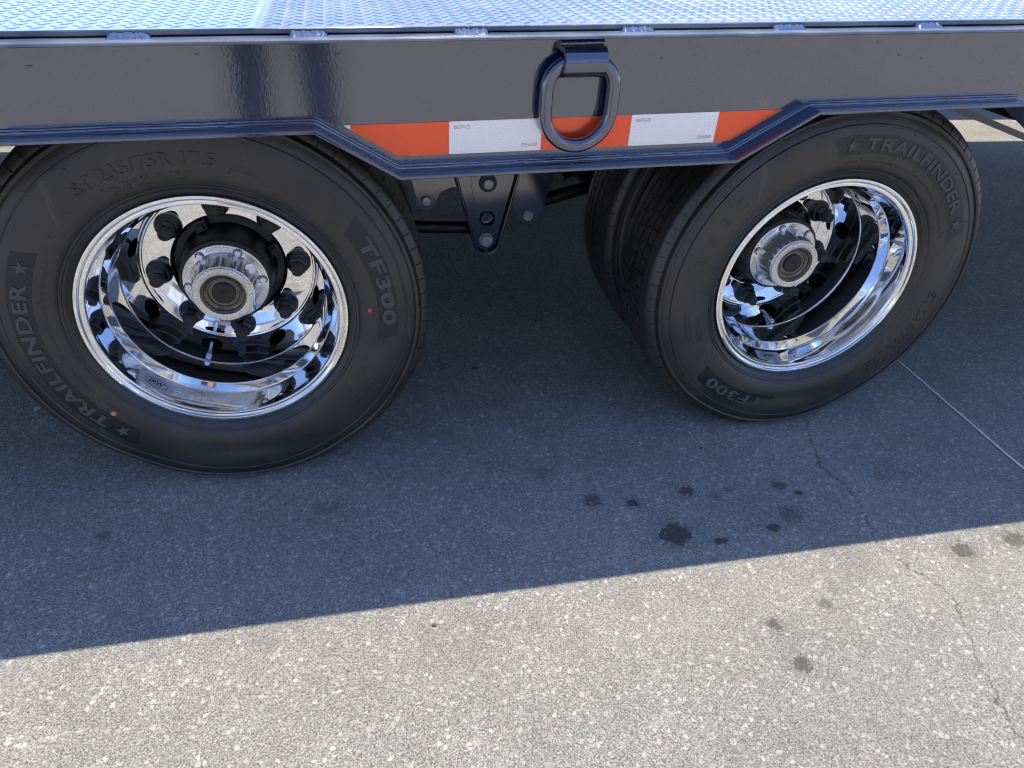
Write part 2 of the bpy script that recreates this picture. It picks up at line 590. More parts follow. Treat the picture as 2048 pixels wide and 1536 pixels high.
class MB:
    def __init__(s):
        s.V, s.F = [], []

    def add(s, V, F):
        o = len(s.V)
        s.V += [tuple(v) for v in V]
        s.F += [tuple(i + o for i in f) for f in F]
        return s

    def box(s, a, b):
        (x0, y0, z0), (x1, y1, z1) = a, b
        V = [(x0, y0, z0), (x1, y0, z0), (x1, y1, z0), (x0, y1, z0), (x0, y0, z1), (x1, y0, z1), (x1, y1, z1), (x0, y1, z1)]
        return s.add(V, [(0, 3, 2, 1), (4, 5, 6, 7), (0, 1, 5, 4), (1, 2, 6, 5), (2, 3, 7, 6), (3, 0, 4, 7)])

    def lathe(s, prof, n, axis_pt=(0, 0, 0), closed=False, cap=False, phase=0.):
        """revolve (r, y) about the Y axis"""
        V, F = [], []
        m = len(prof)
        for j in range(n):
            a = 2 * math.pi * j / n + phase
            c, sn = math.cos(a), math.sin(a)
            for (r, y) in prof:
                V.append((axis_pt[0] + r * c, axis_pt[1] + y, axis_pt[2] + r * sn))
        mm = m if closed else m - 1
        for j in range(n):
            k = (j + 1) % n
            for i in range(mm):
                i2 = (i + 1) % m
                F.append((j * m + i, k * m + i, k * m + i2, j * m + i2))
        if cap:
            F.append([j * m + m - 1 for j in range(n)])
            F.append([j * m for j in range(n)][::-1])
        return s.add(V, F)

    def tube(s, path, r, n=10, cap=True):
        path = [Vector(p) for p in path]
        rr = r if isinstance(r, (list, tuple)) else [r] * len(path)
        V, F = [], []
        ref = Vector((0, 0, 1))
        prev = None
        for i, p in enumerate(path):
            t = (path[min(i + 1, len(path) - 1)] - path[max(i - 1, 0)]).normalized()
            if prev is None:
                a = ref if abs(t.dot(ref)) < .9 else Vector((1, 0, 0))
                u = t.cross(a).normalized()
            else:
                u = (prev - t * prev.dot(t)).normalized()
            prev = u
            v = t.cross(u)
            for k in range(n):
                an = 2 * math.pi * k / n
                V.append(p + (u * math.cos(an) + v * math.sin(an)) * rr[i])
        for i in range(len(path) - 1):
            for k in range(n):
                k2 = (k + 1) % n
                F.append((i * n + k, i * n + k2, (i + 1) * n + k2, (i + 1) * n + k))
        if cap:
            F.append(list(range(n))[::-1])
            F.append([(len(path) - 1) * n + k for k in range(n)])
        return s.add(V, F)

    def prism(s, poly, y0, y1):
        """extrude an (x, z) polygon along Y"""
        n = len(poly)
        V = [(x, y0, z) for x, z in poly] + [(x, y1, z) for x, z in poly]
        F = [list(range(n)), [n + i for i in range(n)][::-1]] + [(i, n + i, n + (i + 1) % n, (i + 1) % n) for i in range(n)]
        return s.add(V, F)

    def prism_x(s, poly, x0, x1):
        """extrude a (y, z) polygon along X"""
        n = len(poly)
        V = [(x0, y, z) for y, z in poly] + [(x1, y, z) for y, z in poly]
        F = [list(range(n)), [n + i for i in range(n)][::-1]] + [(i, n + i, n + (i + 1) % n, (i + 1) % n) for i in range(n)]
        return s.add(V, F)

    def map(s, fn):
        s.V = [fn(*v) for v in s.V]
        return s

    def build(s, name, mat, parent=None, smooth=30, loc=None, bevel=0):
        me = mesh(name, s.V, s.F, smooth)
        bm = bmesh.new()
        bm.from_mesh(me)
        bmesh.ops.recalc_face_normals(bm, faces=bm.faces)
        if bevel:
            ed = [e for e in bm.edges if len(e.link_faces) == 2 and e.calc_face_angle(0) > .5]
            bmesh.ops.bevel(bm, geom=ed, offset=bevel, segments=2, affect='EDGES', clamp_overlap=True)
        bm.to_mesh(me)
        bm.free()
        if smooth:
            for p in me.polygons:
                p.use_smooth = True
            me.set_sharp_from_angle(angle=rad(smooth))
        return link(name, me, mat, parent, loc)


def tag(o, label=None, cat=None, group=None, kind=None):
    if label: o["label"] = label
    if cat: o["category"] = cat
    if group: o["group"] = group
    if kind: o["kind"] = kind
    return o


def empty(name, loc=(0, 0, 0), parent=None):
    o = bpy.data.objects.new(name, None)
    o.empty_display_size = .1
    o.location = loc
    col.objects.link(o)
    if parent: o.parent = parent
    return o


def text_geo(body, bold=.0, shear=0., spacing=1.0, align='CENTER'):
    """letters as solid geometry: x centred, cap height about 0.7, z in {-1, 1}"""
    cu = bpy.data.curves.new("t", 'FONT')
    cu.body = body
    cu.size = 1
    cu.align_x = align
    cu.extrude = 1
    cu.offset = bold
    cu.shear = shear
    cu.space_character = spacing
    cu.resolution_u = 3
    o = bpy.data.objects.new("t", cu)
    col.objects.link(o)
    dg = bpy.context.evaluated_depsgraph_get()
    ev = o.evaluated_get(dg)
    me = ev.to_mesh()
    V = [tuple(v.co) for v in me.vertices]
    F = [tuple(p.vertices) for p in me.polygons]
    ev.to_mesh_clear()
    bpy.data.objects.remove(o)
    bpy.data.curves.remove(cu)
    return V, F


def fit_text(V, width, height):
    xs = [v[0] for v in V]
    ys = [v[1] for v in V]
    cx = (min(xs) + max(xs)) / 2
    sx = width / (max(xs) - min(xs))
    sy = height / (max(ys) - min(ys))
    y0 = min(ys)
    return [((v[0] - cx) * sx, (v[1] - y0) * sy, v[2]) for v in V]


# ------------------------------------------------------------------ ground
ZC = .388
WB = 1.2419
g = MB()
xs = [-400, -30, -6, -2, 4, 8, 30, 400]
ys = [-400, -30, -6, -2, 3, 8, 30, 400]
V = [(x, y, 0) for y in ys for x in xs]
F = [(j * 8 + i, j * 8 + i + 1, (j + 1) * 8 + i + 1, (j + 1) * 8 + i) for j in range(7) for i in range(7)]
g.add(V, F)
pavement = g.build("pavement", 'ground', smooth=None)
tag(pavement, "pale worn asphalt with exposed stone, oil drips and a crack", kind="structure")
# thin white line running under the trailer
ln = MB()
pts = []
y = -3.2
while y < 3.2:
    w = .0026 + random.random() * .0020
    x = 1.7640 + math.sin(y * 7) * .0012 + random.uniform(-.0007, .0007)
    pts.append((x, y, w))
    y += .016
V, F = [], []
for x, y, w in pts:
    V += [(x - w, y, .003), (x + w, y, .003)]
for i in range(len(pts) - 1):
    F.append((2 * i, 2 * i + 1, 2 * i + 3, 2 * i + 2))
ln.add(V, F)
ln.build("painted_line", 'chalk', pavement, smooth=None)

# ------------------------------------------------------------------ trailer root
trailer = empty("flatbed_trailer", (0, 0, 0))
tag(trailer, "glossy dark navy flatbed trailer with tread-plate deck and polished dual wheels", "trailer")
SL = .0294


def fz(x, z):
    return z + SL * x


def slope(x, y, z):
    return (x, y, z + SL * x)


# ------------------------------------------------------------------ wheels
# tyre section, outer half: (r, y, slit depth, mirrored part)
SIDE = [(.2215, .016), (.228, .010), (.2335, .0065), (.239, .0005), (.2435, -.0035), (.2465, -.0062), (.2490, -.0070), (.2502, -.0058), (.2515, -.0070), (.2545, -.0078),
        (.2557, -.0068), (.257, -.0082), (.262, -.0112), (.27, -.0142), (.28, -.0168), (.29, -.0180), (.30, -.0187), (.31, -.0190), (.32, -.0186), (.33, -.0174), (.338, -.0160), (.3430, -.0146),
        (.3440, -.0158), (.3458, -.0158), (.3468, -.0128), (.352, -.0112), (.358, -.0088), (.3620, -.0066), (.3630, -.0092), (.3660, -.0108), (.3692, -.0098), (.3712, -.0072), (.3720, -.0030), (.3726, .0025), (.3738, .0034)]
SHOULDER = [(.3748, .0016), (.3775, .0020), (.3830, .0050), (.3880, .0092), (.3905, .0120)]
TREAD = [(.3922, .0150), (.3932, .0200), (.3944, .0300), (.3948, .0360), (.3949, .0378), (.3830, .0386), (.3830, .0462), (.3955, .0470), (.3957, .0485), (.3962, .0560), (.3966, .0615), (.3966, .0629),
         (.3855, .0635), (.3855, .0693), (.3968, .0699), (.3968, .0712), (.3973, .080), (.3974, .0885), (.3974, .0899), (.3885, .0903)]
side_r = [r for r, y in SIDE[5:]]
side_y = [y for r, y in SIDE[5:]]


def sidewall_y(r):
    return float(np.interp(r, side_r, side_y))


def tyre_mesh(phase, mirror=False, pitches=76):
    rows = [(r, y, 0., 0.) for r, y in SIDE]
    rows += [(r, y, .0035 if 0 < i < 4 else 0., 0.) for i, (r, y) in enumerate(SHOULDER)]
    zig = 0
    for i, (r, y) in enumerate(TREAD):
        d = 0.
        if 7 <= i <= 11:
            d = .006 if i >= 8 and i <= 9 else .006
        if 14 <= i <= 18:
            d = .007
        if 4 <= i <= 4:
            d = .004
        off = 0.
        if 7 <= i <= 11:
            off = -.10
        if i in (14, 15):
            off = -.28
        if i == 16:
            off = .0
        if i in (17, 18):
            off = .28
        rows.append((r, y, d, off))
    rows2 = [(r, .19 - y, d, .3 - o) for (r, y, d, o) in rows[::-1]]
    rows = rows + rows2
    fr = [(0., 0), (.22, 0), (.448, 0), (.452, 1), (.548, 1), (.552, 0), (.78, 0)]
    n = pitches * len(fr)
    V = []
    m = len(rows)
    for p in range(pitches):
        for f, dep in fr:
            for (r, y, d, off) in rows:
                a = (p + f + (off if d else 0.)) / pitches * 2 * math.pi
                rr = r - (d if dep else 0.)
                x, z = rr * math.cos(a), rr * math.sin(a)
                # rotate by the wheel's phase and flatten on the ground
                c, s = math.cos(phase), math.sin(phase)
                x, z = x * c - z * s, x * s + z * c
                yy = y
                if z < -.30:
                    k = (min(-z, ZC) - .30) / (ZC - .30)
                    bulge = .010 * math.sin(math.pi * min(k, 1) * .8) * max(0, 1 - (x / .22) ** 2)
                    yy += -bulge if y < .095 else bulge
                z = max(z, -ZC + .001)
                V.append((x, .19 - yy if mirror else yy, z))
    F = []
    for j in range(n):
        k = (j + 1) % n
        for i in range(m - 1):
            F.append((j * m + i, k * m + i, k * m + i + 1, j * m + i + 1))
    me = mesh("tyre", V, F, 28)
    bm = bmesh.new()
    bm.from_mesh(me)
    bmesh.ops.recalc_face_normals(bm, faces=bm.faces)
    bm.to_mesh(me)
    bm.free()
    return me


# rim section (r, y) inside of the barrel, from lip towards the disc
LIP = [(.2230, .0165), (.2300, .0100), (.2345, .0060), (.2351, .0030), (.2351, -.0004), (.2349, -.0013), (.2343, -.0019), (.2336, -.0021), (.2332, -.0021), (.2302, -.0021), (.2298, -.0021), (.2291, -.0019), (.2286, -.0013), (.2282, -.0004), (.2276, .0012), (.2268, .0024), (.2258, .0031), (.2246, .0032),
       (.2238, .0029), (.2230, .0026), (.2226, .0026), (.2200, .0026), (.2196, .0026), (.2189, .0028), (.2184, .0033), (.2179, .0043), (.2172, .0065), (.2166, .0090), (.2162, .0106)]
BARREL = [(.2159, .0118), (.2155, .0132), (.2153, .0140), (.2110, .0313), (.2070, .0474), (.2068, .0482), (.2064, .0500), (.2061, .0512), (.2058, .0522), (.2053, .0531), (.2047, .0540), (.20432, .0548), (.2006, .0626), (.19688, .0704), (.1965, .0712), (.1961, .0720), (.1957, .0727), (.1954, .0736), (.1952, .0746),
          (.19515, .0760), (.19509, .0770), (.1939, .09527), (.1923, .1200), (.19144, .1328), (.1914, .1338), (.1912, .1352), (.1906, .1362), (.1898, .1372), (.1896, .1380), (.1899, .1390), (.1905, .1398), (.1908, .1408), (.19075, .1419), (.1905, .1429), (.1900, .1450)]


def disc_curve(t):
    """t in 0..1 from the barrel (.19,.145) round to the flat disc (.171,.2185)"""
    return (.1900 - .0167 * t, .1450 + .0680 * t)



DISC = [(.17325, .2133), (.1730, .2141), (.1726, .2150), (.1720, .2160), (.1712, .2168), (.1703, .2174), (.1694, .2176), (.1686, .2173), (.1678, .2174), (.1671, .2180), (.1664, .2187), (.1655, .2188), (.1650, .2188), (.150, .2188), (.130, .2188), (.1158, .2188), (.1150, .2188), (.1137, .2192), (.1130, .2204), (.1130, .2380)]
BACK = [(.1130, .2385), (.1600, .2385), (.1760, .2330), (.1880, .2180), (.1950, .1950), (.1985, .1700), (.1985, .1450), (.1990, .0820), (.2060, .0640), (.2230, .0170)]
REAR = [(.1985, .1700), (.2080, .1720), (.2190, .1760), (.2230, .1820), (.2290, .1860), (.2350, .1875), (.2350, .1900), (.2310, .1920), (.2230, .1900), (.2180, .1850), (.2050, .1810), (.1960, .1780)]
NSEG = 192
SEC = NSEG // 8


def rim_mesh(phase):
    """one-piece polished wheel with eight hand holes; phase = angle of a hand hole"""
    mb = MB()
    ph0 = phase - math.pi / 8
    mb.lathe(LIP + BARREL, NSEG, phase=ph0)
    mb.lathe([disc_curve(1.0)] + DISC, NSEG, phase=ph0)
    # curved zone with the hand holes
    ts = np.linspace(0, 1, 81)
    C = np.array([disc_curve(t) for t in ts])
    seg = np.r_[0, np.cumsum(np.hypot(*np.diff(C, axis=0).T))]
    LEN = seg[-1]

    def surf(u, th):
        t = float(np.interp(u, seg, ts))
        r, y = disc_curve(t)
        return (r * math.cos(th), y, r * math.sin(th))
    uc = float(np.interp(.1910, C[:, 1], seg))
    hr = .0210
    # square boundary, SEC samples along theta, NV along u
    NV = 12
    hw = math.pi / 8
    bd = []
    for i in range(SEC): bd.append((-hw + 2 * hw * i / SEC, 0.))
    for i in range(NV): bd.append((hw, LEN * i / NV))
    for i in range(SEC): bd.append((hw - 2 * hw * i / SEC, LEN))
    for i in range(NV): bd.append((-hw, LEN * (1 - i / NV)))
    nb = len(bd)
    rc = .179
    rings = 7
    for s in range(8):
        tc_ = phase + s * math.pi / 4
        V, F = [], []
        ang = [math.atan2(u - uc, th * rc) for th, u in bd]
        for k in range(rings + 1):
            f = (k / rings) ** 1.3
            for (th, u), a in zip(bd, ang):
                ci = (math.cos(a) * hr / rc, uc + math.sin(a) * hr)
                V.append(surf(ci[1] * (1 - f) + u * f, tc_ + ci[0] * (1 - f) + th * f))
        for k in range(rings):
            for i in range(nb):
                j = (i + 1) % nb
                F.append((k * nb + i, k * nb + j, (k + 1) * nb + j, (k + 1) * nb + i))
        # wall of the hole
        o = len(V)
        for i in range(nb):
            x, y, z = V[i]
            d = math.hypot(x, z)
            V.append((x * (d + .0005) / d, y + .0006, z * (d + .0005) / d))
        for i in range(nb):
            x, y, z = V[i]
            d = math.hypot(x, z)
            V.append((x * (d + .004) / d, y + .0008, z * (d + .004) / d))
        for i in range(nb):
            j = (i + 1) % nb
            F.append((i, o + i, o + j, j))
            F.append((o + i, o + nb + i, o + nb + j, o + j))
        mb.add(V, F)
    nf = len(mb.F)
    mb.lathe(BACK[:3], NSEG, phase=ph0)
    mb.lathe(BACK[5:], NSEG, phase=ph0)
    mb.lathe(REAR, NSEG, phase=ph0)
    me = mesh("rim", mb.V, mb.F)
    me.materials.append(MAT['chrome'])
    me.materials.append(MAT['drum'])
    for p in list(me.polygons)[nf:]:
        p.material_index = 1
    bm = bmesh.new()
    bm.from_mesh(me)
    bmesh.ops.remove_doubles(bm, verts=bm.verts, dist=.00002)
    bmesh.ops.recalc_face_normals(bm, faces=bm.faces)
    bm.to_mesh(me)
    bm.free()
    for p in me.polygons:
        p.use_smooth = True
    me.set_sharp_from_angle(angle=rad(50))
    return me


def polar_map(ph, r0, h=.0009, base=0.0):
    """text plane -> sidewall: x runs clockwise, y outward"""
    def fn(x, y, z):
        r = r0 + y
        a = ph - x / (r0 + .012)
        yy = sidewall_y(r) - (base + h if z > 0 else -.0006)
        return (r * math.cos(a), yy, r * math.sin(a))
    return fn


def arc_patch(r0, r1, a0, a1, raise_=.0003, n=40, nr=6):
    V, F = [], []
    for i in range(n + 1):
        for j in range(nr + 1):
            r = r0 + (r1 - r0) * j / nr
            a = a0 + (a1 - a0) * i / n + (j / nr - .5) * rad(2.4)
            V.append((r * math.cos(a), sidewall_y(r) - raise_, r * math.sin(a)))
    m = nr + 1
    for i in range(n):
        for j in range(nr):
            F.append((i * m + j, (i + 1) * m + j, (i + 1) * m + j + 1, i * m + j + 1))
    return V, F


def star_geo(cx, cy, R):
    P = []
    for k in range(10):
        a = math.pi / 2 + k * math.pi / 5
        rr = R if k % 2 == 0 else R * .42
        P.append((cx + rr * math.cos(a), cy + rr * math.sin(a)))
    V = [(x, y, 1) for x, y in P] + [(x, y, -1) for x, y in P] + [(cx, cy, 1)]
    F = [(20, k, (k + 1) % 10) for k in range(10)] + [(k, 10 + k, 10 + (k + 1) % 10, (k + 1) % 10) for k in range(10)]
    return V, F


def outline_box(w, h, t):
    """rectangular frame in the text plane, centred at x=0, y from 0"""
    m = MB()
    for (a, b) in (((-w / 2, 0), (w / 2, t)), ((-w / 2, h - t), (w / 2, h)), ((-w / 2, t), (-w / 2 + t, h - t)), ((w / 2 - t, t), (w / 2, h - t))):
        m.box((a[0], a[1], -1), (b[0], b[1], 1))
    return m.V, m.F


def sidewall_marks(wheel, ph):
    """moulded writing; ph = angle of the middle of the long word"""
    # long word and model patches
    for name, body, p, half, h, wid in (("long_word", "TRAILFINDER", ph, rad(41.3), .0235, .326), ("short_word", "TF300", ph - rad(178.5), rad(23.0), .0255, .186)):
        patch = MB()
        patch.add(*arc_patch(.2905, .3285, p - half, p + half))
        patch.build("sidewall_panel", 'rubber_patch', wheel, smooth=40)
        V, F = text_geo(body, bold=.028, spacing=1.08)
        V = fit_text(V, wid, h)
        mb = MB().add(V, F)
        if name == "long_word":
            for s in (-1, 1):
                MB().add(*star_geo(s * .192, .0105, .0135)).map(polar_map(p, .2985, .0019)).build("raised_star", 'rubber_letter', wheel, smooth=30)
        mb.map(polar_map(p, .2985, .0019))
        mb.build("raised_lettering", 'rubber_letter', wheel, smooth=30)
    # size line
    p = ph - rad(89.3)
    V, F = text_geo("ST 235/75R 17.5", bold=.012, spacing=1.05)
    MB().add(fit_text(V, .232, .0225), F).map(polar_map(p, .2915, .0016)).build("size_lettering", 'rubber', wheel, smooth=30)
    V, F = text_geo("FOR TRAILER USE ONLY", bold=.0)
    MB().add(fit_text(V, .142, .0085), F).map(polar_map(p, .2735, .0007)).build("size_lettering", 'rubber', wheel, smooth=30)
    V, F = text_geo("STEEL BELTED RADIAL TUBELESS", bold=.0)
    MB().add(fit_text(V, .120, .0050), F).map(polar_map(p, .2655, .0005)).build("size_lettering", 'rubber', wheel, smooth=30)
    V, F = text_geo("TUBELESS\nREGROOVABLE")
    MB().add(fit_text(V, .050, .013), F).map(polar_map(p - rad(30), .289, .0005)).build("size_lettering", 'rubber', wheel, smooth=30)
    # certification marks on the opposite side
    for k, ch in enumerate(("R", "B", "@", "N")):
        q = MB().add(*outline_box(.021, .021, .0014))
        V, F = text_geo(ch)
        V = [(x, y + .0045, z) for x, y, z in fit_text(V, .010, .012)]
        q.add(V, F).map(polar_map(ph + rad(104.5) - rad(8.6) * k, .2985, .0007))
        q.build("moulded_mark", 'rubber', wheel, smooth=30)
    V, F = text_geo("TREAD: 4 STEEL + 1 NYLON  SIDEWALL: 1 STEEL  MAX LOAD SINGLE 6005 LBS AT 125 PSI COLD")
    MB().add(fit_text(V, .38, .0055), F).map(polar_map(ph - rad(2), .2725, .0005)).build("size_lettering", 'rubber', wheel, smooth=30)
    V, F = text_geo("DOT 1L9 RFY 2A 0324")
    q = MB().add(fit_text(V, .060, .0048), F).map(lambda x, y, z: (x, y + .006, z))
    q.add(*outline_box(.078, .017, .0010))
    q.map(polar_map(ph + rad(133), .304, .0006)).build("moulded_mark", 'rubber', wheel, smooth=30)
    MB().add(*outline_box(.062, .009, .0008)).map(polar_map(ph + rad(136), .281, .0005)).build("moulded_mark", 'rubber', wheel, smooth=30)
    # vent stubs
    vs = MB()
    rnd = random.Random(3)
    for r0, n in ((.338, 30), (.284, 28), (.262, 26), (.3585, 20)):
        for k in range(n):
            a = 2 * math.pi * (k + rnd.uniform(-.18, .18)) / n
            r = r0 + rnd.uniform(-.003, .003)
            y0 = sidewall_y(r)
            V, F = [], []
            for j in range(6):
                b = j * math.pi / 3
                V.append((r * math.cos(a) + .0014 * math.cos(b), y0 + .0005, r * math.sin(a) + .0014 * math.sin(b)))
            for j in range(6):
                b = j * math.pi / 3
                V.append((r * math.cos(a) + .0010 * math.cos(b), y0 - .0010, r * math.sin(a) + .0010 * math.sin(b)))
            F = [(j, (j + 1) % 6, 6 + (j + 1) % 6, 6 + j) for j in range(6)] + [(6, 7, 8, 9, 10, 11)]
            vs.add(V, F)
    tag(vs.build("vent_stub", 'drum', wheel, smooth=30), kind="stuff")


def paint_dot(wheel, ang, r, R, mat):
    V = [(r * math.cos(ang), sidewall_y(r) - .0012, r * math.sin(ang))]
    for j in range(14):
        b = 2 * math.pi * j / 14
        x = r * math.cos(ang) + R * math.cos(b)
        z = r * math.sin(ang) + R * math.sin(b)
        V.append((x, sidewall_y(math.hypot(x, z)) - .0009, z))
    MB().add(V, [(0, 1 + j, 1 + (j + 1) % 14) for j in range(14)]).build("paint_dot", mat, wheel)


def barrel_map(a0, y0):
    """text plane -> conical seat just inside the lip: x along increasing angle, y deeper into the wheel"""
    pr = [(y, r) for r, y in BARREL[:8]]
    pr = [(LIP[-1][1], LIP[-1][0])] + pr

    def fn(x, y, z):
        Y = y0 + y
        r = float(np.interp(Y, [q[0] for q in pr], [q[1] for q in pr])) - (.0005 if z > 0 else .00025)
        a = a0 + x / .211
        return (r * math.cos(a), Y - (.0001 if z > 0 else 0), r * math.sin(a))
    return fn


def hexprism(cx, cz, y0, y1, R, ph=0., taper=.92):
    V, F = [], []
    for y, k in ((y0, 1.), (y1 + .12 * (y0 - y1), 1.), (y1, taper)):
        for j in range(6):
            a = ph + j * math.pi / 3
            V.append((cx + R * k * math.cos(a), y, cz + R * k * math.sin(a)))
    for b in (0, 6):
        for j in range(6):
            F.append((b + j, b + (j + 1) % 6, b + 6 + (j + 1) % 6, b + 6 + j))
    F.append(tuple(range(12, 18)))
    return V, F


nut_me = None


def lug_nut(wheel, a):
    global nut_me
    if nut_me is None:
        mb = MB()
        mb.lathe([(.0, .2200), (.0262, .2188), (.0262, .2150), (.0240, .2125), (.0232, .2120), (.0236, .2105), (.0226, .2075), (.0200, .2048), (.0165, .2035), (.0, .2035)], 28)
        mb.add(*hexprism(0, 0, .2050, .1865, .0188, taper=.84))
        o = mb.build("nut_body", 'nut', None, smooth=35)
        sb = MB()
        prof = [(.0, .1900), (.0118, .1900), (.0118, .1850)]
        y = .1850
        while y > .1705:
            prof += [(.0108, y - .0006), (.0118, y - .0012)]
            y -= .0012
        prof += [(.0112, .1695), (.0095, .1682), (.0066, .1680), (.0060, .1692), (.0, .1694)]
        sb.lathe(prof, 20)
        o2 = sb.build("stud", 'stud', None, smooth=40)
        # one mesh, two materials
        me, me2 = o.data, o2.data
        bm = bmesh.new()
        bm.from_mesh(me)
        n0 = len(bm.faces)
        bm.from_mesh(me2)
        bm.faces.ensure_lookup_table()
        for f in bm.faces[n0:]:
            f.material_index = 1
        nut_me = bpy.data.meshes.new("lug_nut")
        bm.to_mesh(nut_me)
        bm.free()
        nut_me.materials.append(MAT['nut'])
        nut_me.materials.append(MAT['stud'])
        for p in nut_me.polygons:
            p.use_smooth = True
        nut_me.set_sharp_from_angle(angle=rad(35))
        bpy.data.objects.remove(o)
        bpy.data.objects.remove(o2)
    o = link("lug_nut", nut_me, None, wheel, (.1375 * math.cos(a), 0, .1375 * math.sin(a)))
    o.rotation_euler = (0, random.uniform(0, 1), 0)


def make_wheel(X, tyre_ph, lug_ph, hub_ph):
    w = empty("wheel", (X, 0, ZC), trailer)
    link("tyre", tyre_mesh(tyre_ph), 'rubber', w)
    sidewall_marks(w, tyre_ph)
    link("rim", rim_mesh(lug_ph + math.pi / 8), 'chrome', w)
    for k in range(8):
        lug_nut(w, lug_ph + k * math.pi / 4)
    # hub barrel and pilots, black
    h = MB()
    h.lathe([(.0, .1500), (.0800, .1500), (.0870, .1512), (.0890, .1540), (.0895, .1900), (.0920, .2000), (.0950, .2260), (.1080, .2300), (.1120, .2420), (.1, .30), (.0, .30)], 64)
    for k in range(4):
        a = lug_ph + rad(20) + k * math.pi / 2
        c, s = math.cos(a), math.sin(a)
        q = MB().box((.092, .205, -.012), (.1105, .238, .012)).box((.096, .198, -.006), (.106, .206, .006))
        q.map(lambda x, y, z: (x * c - z * s, y, x * s + z * c))
        h.add(q.V, q.F)
    h.build("hub", 'drum', w, smooth=35)
    # cast hub cap
    cap = MB()
    cap.lathe([(.0805, .1500), (.0812, .1490), (.0812, .1455), (.0803, .1444), (.0790, .1440), (.0690, .1438), (.0672, .1430), (.0660, .1405), (.0648, .1330), (.0632, .1230), (.0612, .1120), (.0592, .1010), (.0580, .0975), (.0562, .0965), (.0556, .0955)], 192)
    def flute(x, y, z):
        if .1005 < y < .1385:
            a_ = math.atan2(z, x)
            k_ = 1 - .020 * (.5 + .5 * math.cos(24 * a_)) ** 2
            return (x * k_, y, z * k_)
        return (x, y, z)
    cap.map(flute)
    cap.build("hub_cap", 'cast', w, smooth=35)
    ring = MB()
    ring.lathe([(.0548, .0965), (.0566, .0950), (.0566, .0918), (.0556, .0905), (.0440, .0903), (.0428, .0908), (.0424, .0925), (.0424, .0980)], 72)
    ring.build("cap_ring", 'cast_speck', w, smooth=35)
    win = MB()
    win.lathe([(.0424, .0965), (.0400, .0962), (.0396, .0950), (.0385, .0952), (.0370, .0985), (.0330, .1000), (.0322, .0990), (.0300, .0992), (.0285, .1015), (.0225, .1020), (.0, .1020)], 64)
    win.build("cap_window", 'window', w, smooth=35)
    pl = MB()
    pl.lathe([(.0218, .1024), (.0218, .0985), (.0205, .0972), (.0060, .0968), (.0045, .0975), (.0, .0978)], 48)
    pl.build("cap_plug", 'plug', w, smooth=35)
    # raised pads between the flange bolts
    for k in range(6):
        pad = MB()
        a0 = hub_ph + rad(60) * k + rad(13)
        V, F = [], []
        n = 14
        for i in range(n + 1):
            f = i / n
            a = a0 + rad(34) * f
            e = 1 - (2 * f - 1) ** 6
            mid = .0734
            hw_ = .0050 * (.35 + .65 * e)
            for r, yy in ((mid - hw_, .1442), (mid - hw_ * .85, .1428), (mid + hw_ * .85, .1428), (mid + hw_, .1442)):
                V.append((r * math.cos(a), yy, r * math.sin(a)))
        for i in range(n):
            for j in range(3):
                F.append((i * 4 + j, (i + 1) * 4 + j, (i + 1) * 4 + j + 1, i * 4 + j + 1))
        F += [(0, 1, 2, 3), tuple(n * 4 + j for j in (3, 2, 1, 0))]
        pad.add(V, F)
        pad.build("cast_pad", 'cast_speck', w, smooth=35)
    for k in range(6):
        a = hub_ph + rad(60) * k
        b = MB()
        b.lathe([(.0085, .1445), (.0088, .1432), (.0072, .1430)], 20, (.0715 * math.cos(a), 0, .0715 * math.sin(a)))
        b.build("bolt_seat", 'drum', w)
        b = MB().add(*hexprism(.0715 * math.cos(a), .0715 * math.sin(a), .1440, .1372, .0069, ph=random.uniform(0, 1), taper=.9))
        b.build("flange_bolt", 'zinc', w, smooth=25)
        s = MB()
        s.lathe([(.0, .0885), (.0020, .0884), (.0034, .0890), (.0036, .0904)], 14, (.0495 * math.cos(a), 0, .0495 * math.sin(a)))
        s.lathe([(.0046, .0902), (.0042, .0898), (.0036, .0899)], 14, (.0495 * math.cos(a), 0, .0495 * math.sin(a)))
        s.build("ring_screw", 'zinc', w)
    # filler plug on the cap's shoulder
    a = hub_ph + rad(33)
    fp = MB()
    fp.lathe([(.0, .0), (.0030, .0), (.0034, .0012), (.0062, .0012), (.0066, .0), (.0098, -.0002), (.0108, .001), (.0112, .012), (.0112, .020)], 24)
    c, s = math.cos(a), math.sin(a)
    tl = rad(38)
    ct, stl = math.cos(tl), math.sin(tl)

    def place(x, y, z):
        # local: axis y; tilt outwards, then go to the place
        rx, ry = x, y
        ax = -ry * stl + rx * ct
        ay = ry * ct + rx * stl
        R = .0665 + ax
        return (R * c - z * s, .121 + ay, R * s + z * c)
    fp.map(place)
    fp.build("filler_plug", 'cast', w, smooth=35)
    # valve stem through the lowest hand hole
    return w


def valve(w, a):
    m = MB()
    pa = [(.196, .214), (.186, .204), (.1800, .194), (.1785, .182), (.1792, .168), (.1800, .158)]
    pth = [(r * math.cos(a), y, r * math.sin(a)) for r, y in pa]
    m.tube(pth, .0036, 10)
    pb = [(.1800, .160), (.1806, .154), (.1806, .1535), (.1815, .144), (.1816, .1435), (.1822, .139)]
    rr = [.0040, .0040, .0056, .0056, .0044, .0040]
    m.tube([(r * math.cos(a), y, r * math.sin(a)) for r, y in pb], rr, 10)
    m.build("valve_stem", 'zinc', w, smooth=35)


